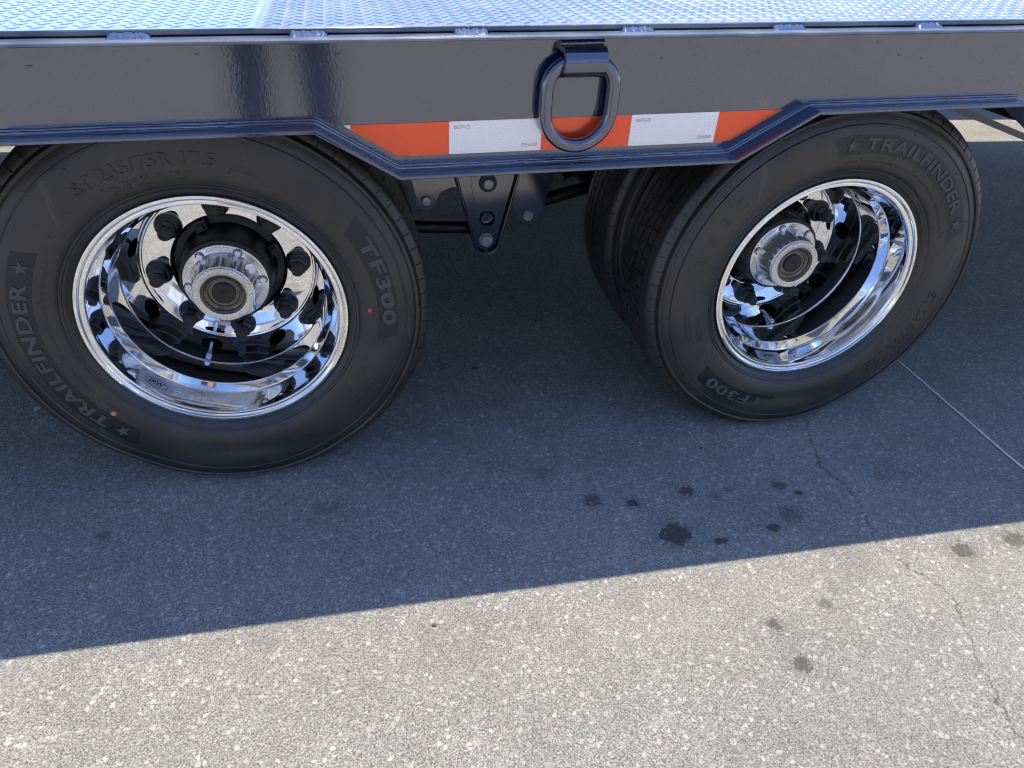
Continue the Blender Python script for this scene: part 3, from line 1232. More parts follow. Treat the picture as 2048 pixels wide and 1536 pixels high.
def sticker(w, a_logo, a_text):
    s = MB()
    n, V, F = 16, [], []
    hw_, y0, y1 = .034, .0165, .0445
    for i in range(n + 1):
        x = -hw_ + 2 * hw_ * i / n
        e = min(1, min(x + hw_, hw_ - x) / .004)
        cut = .003 * (1 - e)
        for j in range(5):
            V.append((x, cut + (y1 - y0 - 2 * cut) * j / 4, -1))
    for i in range(n):
        for j in range(4):
            F.append((i * 5 + j, (i + 1) * 5 + j, (i + 1) * 5 + j + 1, i * 5 + j + 1))
    s.add(V, F).map(barrel_map(a_logo, y0))
    s.build("wheel_sticker", 'sticker', w, smooth=40)
    t = MB()
    V, F = text_geo("SRW", bold=.03, shear=.35)
    V = [(x, y + .0105, z) for x, y, z in fit_text(V, .033, .0100)]
    t.add(V, F)
    V, F = [], []
    ne = 40
    for i in range(ne):
        b = 2 * math.pi * i / ne
        k = 1.0 if not 3.5 < b < 4.4 else .97
        V += [(.0235 * math.cos(b), .0145 + .0098 * math.sin(b), 1), (.0222 * math.cos(b), .0145 + .0086 * math.sin(b), 1)]
    F = [(2 * i, 2 * i + 1, (2 * i + 3) % (2 * ne), (2 * i + 2) % (2 * ne)) for i in range(ne)]
    t.add(V, F)
    t.map(barrel_map(a_logo, y0))
    t.build("sticker_print", 'ink_black', w, smooth=None)
    e = MB()
    V, F = text_geo("SRW   17.5 X 6.75  DOT T\nLR1782725WE 10110N MAX 24/9CAD", spacing=1.1, align='LEFT')
    V = [(x + .010, y, z) for x, y, z in fit_text(V, .074, .0150)]
    e.add(V, F)
    V, F = [], []
    for i in range(20):
        b = 2 * math.pi * i / 20
        V += [(-.036 + .0064 * math.cos(b), .0085 + .0064 * math.sin(b), 1), (-.036 + .0052 * math.cos(b), .0085 + .0052 * math.sin(b), 1)]
    F = [(2 * i, 2 * i + 1, (2 * i + 3) % 40, (2 * i + 2) % 40) for i in range(20)]
    e.add(V, F)
    for (x0, y0_, x1, y1_) in ((-.045, .014, -.030, .004), (-.041, .004, -.028, .0155)):
        d = Vector((x1 - x0, y1_ - y0_)).normalized() * .0007
        e.add([(x0 - d.y, y0_ + d.x, 1), (x1 - d.y, y1_ + d.x, 1), (x1 + d.y, y1_ - d.x, 1), (x0 + d.y, y0_ - d.x, 1)], [(0, 1, 2, 3)])
    e.map(barrel_map(a_text, .0185))
    e.build("etched_print", 'ink_white', w, smooth=None)


w1 = make_wheel(0., rad(191.3), rad(2.0), rad(3.2))
valve(w1, rad(-110.7))
sticker(w1, rad(-133.5), rad(-112.0))
paint_dot(w1, rad(1.6), .2757, .0042, 'orange')
paint_dot(w1, rad(-140.1), .2849, .0050, 'yellow')
w1["label"] = "left polished wheel with eight black lug nuts and aluminium hub cap"
w2 = make_wheel(WB, rad(61.5), rad(34.0), rad(47.6))
valve(w2, rad(-82.5))
sticker(w2, rad(-101.5), rad(-79.0))
w2["label"] = "right polished wheel seen at an angle"

# inner wheels of each pair, and the pairs on the far side (tyre and plain dark rim)
inner_tyre = tyre_mesh(rad(11), True)
plain = MB()
plain.lathe([(.2215, .014), (.233, .008), (.2348, .002), (.231, -.002), (.2215, .004), (.207, .052), (.194, .075), (.192, .12), (.17, .14), (.02, .14), (.02, .16), (.19, .16), (.198, .14), (.2, .08), (.2215, .18), (.2348, .19)], 64)
plain_o = plain.build("rim", 'drum', None, smooth=40)
plain_me = plain_o.data
bpy.data.objects.remove(plain_o)
INN = .282
FAR = 2.333
for X in (0., WB):
    for yy, nm in ((INN, "inner"), (FAR - .19, "far"), (FAR - .19 - INN, "far")):
        w = empty("wheel", (X, yy, ZC), trailer)
        link("tyre", inner_tyre, 'rubber', w)
        r = link("rim", plain_me, 'drum', w)
        if nm == "inner":
            r.rotation_euler = (0, 0, math.pi)
            r.location = (0, .19, 0)
    # axle tube and brake drums
    ax = MB()
    ax.lathe([(.0, .45), (.062, .45), (.062, FAR - .45), (.0, FAR - .45)], 32, (X, 0, ZC))
    ax.build("axle", 'black', trailer)
    for s0, s1 in ((.245, .49), (FAR - .49, FAR - .245)):
        dr = MB()
        dr.lathe([(.0, s0), (.155, s0), (.165, s0 + .01), (.165, s1 - .02), (.175, s1 - .015), (.175, s1), (.0, s1)], 48, (X, 0, ZC))
        dr.build("brake_drum", 'drum', trailer)

# ------------------------------------------------------------------ frame rail
YW, YL = -.0862, -.1273
ZT = .8723
ZB_HI, ZB_LO, TH = .7504, .6752, .0056
X0, X1 = -3.2, 4.6
KU, KL = .2116, .334
LOW = [(X0, ZB_LO), (-KL, ZB_LO), (-KU, ZB_HI), (KU, ZB_HI), (KL, ZB_LO), (.9056, ZB_LO), (1.0386, ZB_HI), (1.4550, ZB_HI), (1.580, ZB_LO), (X1, ZB_LO)]


def rail(Y_web, Y_lip, tag_):
    web = MB()
    poly = [(x, z + TH * .6) for x, z in LOW] + [(X1, ZT + .002), (X0, ZT + .002)]
    # web as quads between bottom line and top
    V, F = [], []
    n = len(LOW)
    for yy in (Y_web, Y_web + .009 * tag_):
        for x, z in LOW:
            V.append((x, yy, z + TH * .6))
        for x, z in LOW:
            V.append((x, yy, ZT + .002))
    for i in range(n - 1):
        F.append((i, i + 1, n + i + 1, n + i))
        F.append((2 * n + i, 2 * n + i + 1, 3 * n + i + 1, 3 * n + i))
    web.add(V, F).map(slope)
    web.build("rail_web", 'paint', trailer, smooth=None)
    # lower flange following the arches, thickness normal to its run
    fl = MB()
    V, F = [], []
    offs = []
    for i, (x, z) in enumerate(LOW):
        a = Vector(LOW[max(i - 1, 0)])
        b = Vector(LOW[i])
        c = Vector(LOW[min(i + 1, n - 1)])
        d1 = (b - a).normalized() if i else (c - b).normalized()
        d2 = (c - b).normalized() if i < n - 1 else d1
        n1, n2 = Vector((-d1.y, d1.x)), Vector((-d2.y, d2.x))
        m = (n1 + n2)
        m = m / (m.dot(n1))
        offs.append(m)
    e = .0012
    ring = []
    yi = Y_web + .055 * tag_
    sg = tag_
    sec = [(Y_lip + e * sg, 0), (Y_lip, e), (Y_lip, TH - e), (Y_lip + e * sg, TH), (yi, TH), (yi, 0)]
    for i, (x, z) in enumerate(LOW):
        for yy, t in sec:
            q = Vector((x, z)) + offs[i] * t
            V.append((q.x, yy, q.y))
    k = len(sec)
    for i in range(n - 1):
        for j in range(k):
            j2 = (j + 1) % k
            F.append((i * k + j, (i + 1) * k + j, (i + 1) * k + j2, i * k + j2))
    F += [tuple(range(k)), tuple((n - 1) * k + j for j in range(k))[::-1]]
    fl.add(V, F).map(slope)
    fl.build("lower_flange", 'paint', trailer, smooth=25)
    tf = MB()
    sec = [(Y_lip, ZT + e), (Y_lip + e * sg, ZT), (Y_web + .05 * sg, ZT), (Y_web + .05 * sg, ZT + .0052), (Y_lip + e * sg, ZT + .0052), (Y_lip, ZT + .0052 - e)]
    xsn = np.linspace(X0, X1, 40)
    V, F = [], []
    for x in xsn:
        for yy, z in sec:
            V.append((x, yy, z))
    for i in range(len(xsn) - 1):
        for j in range(6):
            F.append((i * 6 + j, (i + 1) * 6 + j, (i + 1) * 6 + (j + 1) % 6, i * 6 + (j + 1) % 6))
    F += [tuple(range(6)), tuple((len(xsn) - 1) * 6 + j for j in range(6))[::-1]]
    tf.add(V, F).map(slope)
    tf.build("top_flange", 'flange_dusty', trailer, smooth=25)


rail(YW, YL, 1)
rail(2 * 1.1665 - YW, 2 * 1.1665 - YL, -1)

# fillet weld between web and lower flange (two uneven passes)
rnd = random.Random(5)
for (dy, dz, rr) in ((-.0026, .0008, .0036), (-.0006, .0042, .0032)):
    wb = MB()
    path, radii = [], []
    xw = -.9
    run = []
    for i in range(len(LOW) - 1):
        a, b = Vector(LOW[i]), Vector(LOW[i + 1])
        d = (b - a)
        nseg = max(2, int(d.length / .006))
        nn = Vector((-d.y, d.x)).normalized()
        for k in range(nseg):
            q = a + d * (k / nseg)
            if -.7 < q.x < 2.2:
                run.append((q, nn))
    sm = 0
    for q, nn in run:
        sm = sm * .8 + rnd.uniform(-1, 1) * .2
        p = q + nn * (TH + dz + sm * .0013)
        path.append(slope(p.x, YW + dy + rnd.uniform(-.0003, .0003), p.y))
        radii.append(rr * (1 + rnd.uniform(-.06, .06) + sm * .18))
    wb.tube(path, radii, 10)
    wb.build("fillet_weld", 'weld', trailer, smooth=60)

# ------------------------------------------------------------------ conspicuity tape
tape = empty("reflective_tape", (0, 0, 0), trailer)
ZT0, ZT1 = .7002, .7508
YT = YW - .0012


def lowz(x):
    return float(np.interp(x, [q[0] for q in LOW], [q[1] for q in LOW])) + .0205


def tape_block(xa, xb, mat):
    # outline clipped by the sloping flange
    xs_ = np.linspace(xa, xb, 60)
    V, F = [], []
    for x in xs_:
        zb = max(ZT0, lowz(x) + (.006 if (x < KL + .02 or x > .905 - .02) else -.1))
        zb = min(zb, ZT1)
        V += [(x, YT, zb), (x, YT, ZT1), (x, YT + .0008, zb), (x, YT + .0008, ZT1)]
    for i in range(len(xs_) - 1):
        a, b = 4 * i, 4 * i + 4
        if V[a + 1][2] - V[a][2] < 1e-5 and V[b + 1][2] - V[b][2] < 1e-5:
            continue
        F += [(a, b, b + 1, a + 1), (a + 1, b + 1, b + 3, a + 3), (a, a + 2, b + 2, b)]
    F += [(0, 1, 3, 2)]
    m = MB().add(V, F).map(slope)
    return m.build("tape_block", mat, tape, smooth=None)


edges = [.2562, .2650, .4163, .5672, .7185, .8738, .9965]
for i in range(6):
    tape_block(edges[i] + .0002, edges[i + 1] - .0002, 'tape_white' if i % 2 == 0 else 'tape_red')
for xa, xb in ((.4163, .5672), (.7185, .8738)):
    V, F = text_geo("DOT-C2", bold=-.005)
    V = fit_text(V, .0255, .0052)
    for cx, cz, s in ((xa + .021, ZT1 - .0115, 1), (xb - .020, ZT0 + .0125, -1)):
        q = MB().add([(cx + s * x, YT - (.0004 if z > 0 else .0001), cz + s * y) for x, y, z in V], F).map(slope)
        q.build("tape_lettering", 'ink_red', tape, smooth=None)

# ------------------------------------------------------------------ tie-down ring and its clip
XR = .6190
ring = MB()
path = []
ztop, zb_, hw_ = .8385, .7118, .0543
cr = .040
cy_ring = YW - .0205
# go round: top straight, right corner, right leg, bottom half round, left leg, left corner
for k in range(9):
    a = math.pi / 2 - k * math.pi / 16
    path.append((XR + hw_ - cr + cr * math.cos(a), ztop - cr + cr * math.sin(a)))
for k in range(25):
    a = -k * math.pi / 24
    path.append((XR + hw_ * math.cos(a), zb_ + hw_ + hw_ * 1.0 * math.sin(a)))
for k in range(9):
    a = math.pi - k * math.pi / 16
    path.append((XR - hw_ + cr + cr * math.cos(a), ztop - cr + cr * math.sin(a)))
path.append(path[0])
P3 = []
for x, z in path:
    lean = (.83 - z) * .05
    P3.append(Vector(slope(x, cy_ring - lean * .3, z)))
# closed tube
nn_, V, F = 20, [], []
for i in range(len(P3) - 1):
    t = (P3[(i + 1) % (len(P3) - 1)] - P3[i - 1 if i else len(P3) - 2]).normalized()
    u = Vector((0, 1, 0))
    v = t.cross(u).normalized()
    rr = .0106
    for k in range(nn_):
        a = 2 * math.pi * k / nn_
        c_, s_ = math.cos(a), math.sin(a)
        pw = .82
        c_ = math.copysign(abs(c_) ** pw, c_)
        s_ = math.copysign(abs(s_) ** pw, s_)
        V.append(P3[i] + (u * c_ + v * s_) * rr)
m_ = len(P3) - 1
for i in range(m_):
    j = (i + 1) % m_
    for k in range(nn_):
        F.append((i * nn_ + k, j * nn_ + k, j * nn_ + (k + 1) % nn_, i * nn_ + (k + 1) % nn_))
ring.add(V, F)
ring_o = ring.build("tie_down_ring", 'paint', trailer, smooth=60)
clip = MB()
yc, zc = cy_ring, ztop - .001
outer, inner = [], []
Ro, Ri = .0222, .0132
for k in range(19):
    a = rad(75 + 195 * k / 18)
    outer.append((yc + Ro * math.cos(a), zc + Ro * math.sin(a)))
    inner.append((yc + Ri * math.cos(a), zc + Ri * math.sin(a)))
outer = [(YW + .001, zc + .0225)] + outer + [(YW + .001, zc - Ro)]
inner = [(YW + .001, zc + .0140)] + inner + [(YW + .001, zc - Ri)]
V, F = [], []
for x in (XR - .0335, XR + .0335):
    V += [slope(x, y, z) for y, z in outer] + [slope(x, y, z) for y, z in inner]
k = len(outer)
for i in range(k - 1):
    F += [(i, i + 1, 2 * k + i + 1, 2 * k + i), (k + i, 3 * k + i, 3 * k + i + 1, k + i + 1), (i, k + i, k + i + 1, i + 1), (2 * k + i, 2 * k + i + 1, 3 * k + i + 1, 3 * k + i)]
clip.add(V, F)
clip_o = clip.build("ring_clip", 'paint', trailer, smooth=40, bevel=.0008)
for zz, yy, rr in ((zc + .0235, YW - .006, .0068), (zc - .0215, YW - .003, .0055)):
    wv = MB()
    pth, rad_ = [], []
    nst = 46
    for i in range(nst):
        x = XR - .034 + .068 * i / (nst - 1)
        pth.append(slope(x, yy + rnd.uniform(-.0006, .0006), zz + rnd.uniform(-.0006, .0006)))
        rad_.append(rr * (.75 + .25 * math.sin(math.pi * i / (nst - 1))) * rnd.uniform(.9, 1.1))
    wv.tube(pth, rad_, 10)
    wv.build("clip_weld", 'weld', clip_o, smooth=60)

# ------------------------------------------------------------------ deck
ZD = .8868
YE = -.0925
YF = 2 * 1.1665 - YE
XJ = .1455
lug_rnd = random.Random(9)


def lug_field(xa, xb, hh):
    """raised lens-shaped lugs, alternately turned left and right"""
    P = .0290
    V, F = [], []
    hl, hw2 = .0130, .0033
    i0, i1 = int(math.floor(xa / P)), int(math.ceil(xb / P))
    j1 = int((YF - YE) / P)
    for j in range(j1 + 1):
        for i in range(i0, i1 + 1):
            for s in (0, 1):
                cx = i * P + (P / 2 if s else 0) + (0 if j % 2 == 0 else 0)
                cy = YE + .006 + j * P + (P / 2 if s else 0)
                if not (xa + .009 < cx < xb - .009) or cy > YF - .01 or cy < YE + .009:
                    continue
                a = rad(45 if s else -45)
                c, sn = math.cos(a), math.sin(a)
                o = len(V)
                hz = .0
                for (lx, ly, lz) in ((-hl, 0, 0), (-hl * .45, -hw2, 0), (hl * .45, -hw2, 0), (hl, 0, 0), (hl * .45, hw2, 0), (-hl * .45, hw2, 0), (-hl * .6, 0, hh), (hl * .6, 0, hh), (0, -hw2 * .5, hh), (0, hw2 * .5, hh)):
                    x = cx + lx * c - ly * sn
                    yv = cy + lx * sn + ly * c
                    V.append(slope(x, yv, ZD - .0002 + lz))
                F.extend([tuple(o + q for q in f) for f in ((0, 1, 6), (1, 8, 6), (1, 2, 8), (2, 7, 8), (2, 3, 7), (3, 4, 7), (4, 9, 7), (4, 5, 9), (5, 6, 9), (5, 0, 6), (6, 8, 9), (8, 7, 9))])
    return V, F


for xa, xb, mat in ((-1.6, XJ - .0001, 'deck_clean'), (XJ + .0001, 3.0, 'deck_dusty')):
    d = MB()
    # plate with a slightly ragged burnt near edge
    V, F = [], []
    n = int((xb - xa) / .012)
    e = 0
    for i in range(n + 1):
        x = xa + (xb - xa) * i / n
        e = e * .7 + lug_rnd.uniform(-1, 1) * .0006
        for yy, z in ((YE + e + .0012, ZD - .0078), (YE + e, ZD - .0064), (YE + e * .6, ZD - .0012 + e * .3), (YE + .0014, ZD), (YF, ZD), (YF, ZD - .0078)):
            V.append(slope(x, yy, z))
    for i in range(n):
        for j in range(6):
            F.append((i * 6 + j, (i + 1) * 6 + j, (i + 1) * 6 + (j + 1) % 6, i * 6 + (j + 1) % 6))
    F += [tuple(range(6)), tuple(n * 6 + j for j in range(6))[::-1]]
    d.add(V, F)
    po = d.build("deck_plate", mat, trailer, smooth=30)
    V, F = lug_field(xa, xb, .0008 if mat == 'deck_clean' else .0011)
    lo = link("tread_lug", mesh("tread_lug", V, F, 20), mat, po)
    tag(lo, kind="stuff")
# the rest of the deck, out of the frame
for xa, xb in ((-3.2, -1.6001), (3.0001, 4.6)):
    MB().box((xa, YE, ZD - .0078), (xb, YF, ZD)).map(slope).build("deck_plate", 'deck_clean', trailer, smooth=None)
# stitch welds
for xa, xb in ((-.0433, .0143), (.1898, .2448), (.4196, .4738), (.6754, .7307), (.9284, .9859), (1.186, 1.2371), (1.44, 1.495), (-.31, -.255)):
    wv = MB()
    V, F = [], []
    n = 30
    rows = 7
    for i in range(n + 1):
        f = i / n
        x = xa + (xb - xa) * f
        env = min(1, (1 - abs(2 * f - 1)) * 5) ** .5
        rip = 1 + .05 * math.sin(f * 23 + xa * 90) + .07 * math.sin(f * 51 + xa * 40) + lug_rnd.uniform(-.05, .05)
        for j in range(rows):
            a = j / (rows - 1)
            # from plate edge top down to flange
            yy = YE + .004 - .021 * a * (.7 + .3 * env)
            zz = (ZT + .0048) + .0072 * env * rip * math.cos(a * math.pi / 2) ** 1.1 + (lug_rnd.uniform(-.0006, .0006) if 0 < j < rows - 1 else 0)
            V.append(slope(x + lug_rnd.uniform(-.0003, .0003), yy, zz))
    for i in range(n):
        for j in range(rows - 1):
            F.append((i * rows + j, (i + 1) * rows + j, (i + 1) * rows + j + 1, i * rows + j + 1))
    wv.add(V, F)
    wv.build("stitch_weld", 'weld', trailer, smooth=60)

# ------------------------------------------------------------------ running gear between the wheels
YB = .60


def bolt(x, z, y, R, parent, mat='galv', hexa=True, name="bolt"):
    b = MB()
    if hexa:
        b.add(*hexprism(x, z, y, y - R * .7, R, ph=random.uniform(0, 1), taper=.93))
        b.lathe([(R * 1.12, y + .001), (R * 1.12, y - .0015), (.0, y - .0018)], 20, (x, 0, z))
    else:
        b.lathe([(R, y + .002), (R, y - R * .45), (R * .85, y - R * .62), (.0, y - R * .68)], 24, (x, 0, z))
    return b.build(name, mat, parent, smooth=25)


hanger = MB()
xc = .617
ol = []
ol += [(.5, .70), (.532, .435)]
for k in range(13):
    a = rad(195 + 150 * k / 12)
    ol.append((.6195 + .0345 * math.cos(a), .248 + .0345 * math.sin(a)))
ol += [(.698, .435), (.73, .70)]
hanger.prism(ol[::-1], YB, YB + .008)
hg = hanger.build("spring_hanger", 'paint', trailer, smooth=30, bevel=.001)
# raised lips along both sloping sides
for side in (0, 1):
    pts = ol[:8] if side == 0 else ol[-8:]
    t = MB()
    t.tube([(x, YB - .010, z) for x, z in pts], .0042, 8)
    V, F = [], []
    for x, z in pts:
        V += [(x, YB - .011, z), (x, YB + .004, z)]
    for i in range(len(pts) - 1):
        F.append((2 * i, 2 * i + 1, 2 * i + 3, 2 * i + 2))
    t.add(V, F)
    t.build("hanger_lip", 'paint', hg, smooth=60)
# stamped panel
pan = MB()
pl_ = [(.566, .70), (.569, .44)]
for k in range(9):
    a = rad(200 + 140 * k / 8)
    pl_.append((.6185 + .040 * math.cos(a), .382 + .045 * math.sin(a)))
pl_ += [(.666, .44), (.669, .70)]
pan.prism(pl_[::-1], YB - .007, YB)
pan.build("stamped_panel", 'paint', hg, smooth=30, bevel=.003)
cl = MB()
cl.lathe([(.0, YB + .003), (.0165, YB + .002), (.0168, YB - .012), (.0185, YB - .0145), (.0218, YB - .012), (.0222, YB + .002)], 32, (.618, 0, .318))
cl.build("pivot_collar", 'paint', hg, smooth=35)
b = MB()
b.lathe([(.024, YB - .006), (.024, YB - .011), (.0225, YB - .012), (.0, YB - .012)], 32, (.617, 0, .417))
b.build("washer", 'black', hg)
bolt(.617, .417, YB - .012, .0145, hg, hexa=False)
bolt(.6185, .252, YB, .0175, hg)
# left and right equaliser plates with their bolts
pA = MB()
po_ = [(.40, .70), (.418, .42), (.428, .372)]
for k in range(9):
    a = rad(190 + 160 * k / 8)
    po_.append((.4545 + .026 * math.cos(a), .364 + .026 * math.sin(a)))
po_ += [(.490, .385), (.520, .400), (.56, .402), (.56, .70)]
pA.prism(po_[::-1], YB + .012, YB + .024)
pa = pA.build("equaliser_plate", 'paint', trailer, smooth=30, bevel=.002)
bolt(.4545, .366, YB + .012, .0125, pa, hexa=False)
pB = MB()
po_ = [(.68, .70), (.69, .36), (.705, .315)]
for k in range(9):
    a = rad(200 + 140 * k / 8)
    po_.append((.740 + .028 * math.cos(a), .312 + .028 * math.sin(a)))
po_ += [(.785, .345), (.80, .42), (.81, .70)]
pB.prism(po_[::-1], YB + .012, YB + .024)
pb = pB.build("equaliser_plate", 'paint', trailer, smooth=30, bevel=.002)
bolt(.738, .314, YB + .012, .0125, pb)
# leaf springs
for xa, xb, za, zb2 in ((-.42, .45, .47, .40), (.74, 1.66, .40, .47)):
    for k in range(4):
        sp = MB()
        V, F = [], []
        n = 18
        sh = .05 * k
        for i in range(n + 1):
            f = i / n
            x = xa + sh + (xb - xa - 2 * sh) * f
            z = za + (zb2 - za) * f - .0 + .06 * (1 - (2 * f - 1) ** 2) - .012 * k + .03
            for yy, dz in ((YB + .03, 0), (YB + .105, 0), (YB + .105, .0105), (YB + .03, .0105)):
                V.append((x, yy, z + dz))
        for i in range(n):
            for j in range(4):
                F.append((i * 4 + j, (i + 1) * 4 + j, (i + 1) * 4 + (j + 1) % 4, i * 4 + (j + 1) % 4))
        F += [(0, 1, 2, 3), tuple(n * 4 + j for j in (3, 2, 1, 0))]
        sp.add(V, F)
        sp.build("spring_leaf", 'black', trailer, smooth=30)
# torque arms
for a, b_ in (((.60, YB + .05, .268), (.05, YB + .05, .300)), ((.76, YB + .05, .335), (WB + .02, YB + .05, .47))):
    t = MB().tube([a, b_], .018, 14)
    t.build("torque_arm", 'drum', trailer)
# brake hoses
for pts in ([(.80, .52, .60), (.86, .50, .50), (.95, .49, .44), (1.06, .50, .42), (1.16, .52, .45)], [(.44, .66, .62), (.36, .62, .52), (.26, .58, .47), (.14, .56, .46)]):
    P_ = [Vector(q) for q in pts]
    path_ = []
    for i_ in range(len(P_) - 1):
        p0, p1, p2, p3 = P_[max(i_ - 1, 0)], P_[i_], P_[i_ + 1], P_[min(i_ + 2, len(P_) - 1)]
        for k_ in range(8):
            u_ = k_ / 8
            path_.append(.5 * ((2 * p1) + (p2 - p0) * u_ + (2 * p0 - 5 * p1 + 4 * p2 - p3) * u_ * u_ + (3 * p1 - p0 - 3 * p2 + p3) * u_ ** 3))
    MB().tube(path_, .0075, 8).build("brake_hose", 'drum', trailer, smooth=60)
# cross members and inner main beams
for k in range(18):
    x = -2.9 + .41 * k
    c = MB().box((x, YW + .06, .775), (x + .045, 2 * 1.1665 - YW - .06, .868)).map(slope)
    c.build("cross_member", 'black', trailer, smooth=None)
for yy in (.64, 1.62):
    c = MB().box((-3.1, yy, .56), (4.5, yy + .012, .772)).box((-3.1, yy - .045, .548), (4.5, yy + .06, .560)).map(slope)
    c.build("main_beam", 'black', trailer, smooth=None)

# tank and strap behind the right wheel
tk = MB()
tk.lathe([(.0, .50), (.07, .505), (.108, .53), (.12, .57), (.12, 1.25), (.108, 1.29), (.07, 1.315), (.0, 1.32)], 40, (2.205, 0, .695))
tk.build("air_tank", 'black', trailer, smooth=40)
st = MB()
a, b_ = Vector((1.90, .60, .632)), Vector((2.62, .60, .418))
d = (b_ - a).normalized()
nrm = Vector((-d.z, 0, d.x)) * .0085
for (y0_, y1_) in ((.575, .581),):
    V = [a + nrm, b_ + nrm, b_ - nrm, a - nrm]
    VV = [(v.x, y0_, v.z) for v in V] + [(v.x, y1_ + .03, v.z) for v in V]
    st.add(VV, [(0, 1, 2, 3), (7, 6, 5, 4), (0, 4, 5, 1), (1, 5, 6, 2), (2, 6, 7, 3), (3, 7, 4, 0)])
st.build("grey_brace", 'grey_strap', trailer, smooth=None, bevel=.001)

# ------------------------------------------------------------------ loose bits on the pavement
def pebble(x, y, R, mat, label, flat=.6):
    bm = bmesh.new()
    bmesh.ops.create_icosphere(bm, subdivisions=2, radius=R)
    r_ = random.Random(int((x + 5) * 1000))
    ph = [r_.uniform(0, 6) for _ in range(6)]
    for v in bm.verts:
        k = 1 + .18 * math.sin(3 * v.co.x / R + ph[0]) + .15 * math.sin(4 * v.co.y / R + ph[1]) + r_.uniform(-.07, .07)
        v.co = Vector((v.co.x * k * 1.2, v.co.y * k * .85, v.co.z * k * flat))
    me = bpy.data.meshes.new("pebble")
    bm.to_mesh(me)
    bm.free()
    zmin = min(v.co.z for v in me.vertices)
    o = link("pebble", me, mat, None, (x, y, -zmin - .0008))
    o.rotation_euler = (0, 0, r_.uniform(0, 6))
    tag(o, label, "pebble", "loose grit on the pavement")


pebble(-.504, .305, .0065, 'stone_light', "pale pebble behind the left wheel, on shaded pavement")
pebble(.339, -.447, .0040, 'stone_dark', "dark chip with a sharp shadow just past the shadow edge", .5)
pebble(.547, .334, .0055, 'stone_dark', "dark lump of grit on shaded pavement between the two wheels")
pebble(1.02, -.07, .0036, 'stone_dark', "small dark crumb on shaded pavement left of the right wheel's base", .5)
pebble(.02, -.36, .0022, 'stone_dark', "tiny dark crumb at the shadow edge below the left wheel")
pebble(.19, -.51, .0022, 'stone_dark', "tiny dark crumb alone on the sunlit pavement at lower left")

# ------------------------------------------------------------------ neighbour: trailer parked beyond
nb = empty("parked_trailer", (0, 0, 0))
tag(nb, "second dark flatbed trailer parked beyond, shading the strip of lit pavement", "trailer")
MB().box((-3, 2.93, .86), (9, 5.4, .90)).build("deck_plate", 'deck_clean', nb, smooth=None)
MB().box((-3, 2.93, .66), (9, 2.95, .86)).build("frame_rail", 'paint', nb, smooth=None)
for X in (3.6, 4.85):
    w = empty("wheel", (X, 3.06, ZC), nb)
    link("tyre", inner_tyre, 'rubber', w)
    link("rim", plain_me, 'drum', w)
for X in (-2.2, 7.8):
    MB().box((X, 3.2, 0.0), (X + .12, 3.32, .66)).build("landing_leg", 'black', nb, smooth=None)

# ------------------------------------------------------------------ warehouse behind the photographer (mirrored in the chrome)
wh = empty("warehouse", (0, -26, 0))
tag(wh, "long white metal warehouse mirrored in the polished wheels", "warehouse")
MB().box((-45, -12, 0), (45, 0, 6.2)).build("wall", 'wall_white', wh, smooth=None)
rb = MB()
for k in range(150):
    x = -44.7 + .6 * k
    rb.box((x, 0, .4), (x + .12, .05, 6.1))
tag(rb.build("cladding_rib", 'wall_white', wh, smooth=None), kind="stuff")
MB().box((-45.4, -12.4, 6.2), (45.4, .5, 6.6)).build("roof", 'wall_grey', wh, smooth=None)
for k in range(9):
    x = -38 + 9 * k
    dd = MB().box((x, .03, .0), (x + 3.6, .09, 4.2)).build("dock_door", 'wall_grey', wh, smooth=None)
    MB().box((x + .6, .091, 2.6), (x + 3.0, .11, 3.1)).build("pane", 'glass', dd, smooth=None)

# ------------------------------------------------------------------ photographer (mirrored in the frame's paint)
def skin_body(name, verts, edges_, radii, mat, parent, root=0, sub=2):
    me = bpy.data.meshes.new(name)
    me.from_pydata(verts, edges_, [])
    o = bpy.data.objects.new(name, me)
    col.objects.link(o)
    sk = o.modifiers.new("skin", 'SKIN')
    sk.use_smooth_shade = True
    for i, r_ in enumerate(radii):
        rr = r_ if isinstance(r_, tuple) else (r_, r_)
        me.skin_vertices[0].data[i].radius = rr
        me.skin_vertices[0].data[i].use_root = (i == root)
    ss = o.modifiers.new("sub", 'SUBSURF')
    ss.levels = sub
    ss.render_levels = sub
    dg = bpy.context.evaluated_depsgraph_get()
    m2 = bpy.data.meshes.new_from_object(o.evaluated_get(dg))
    bpy.data.objects.remove(o)
    for p in m2.polygons:
        p.use_smooth = True
    m2.materials.clear()
    return link(name, m2, mat, parent)


PX, PY = .07, -1.66
person = empty("person", (PX, PY, 0))
tag(person, "person in dark trousers holding a phone, mirrored in the frame rail", "person")
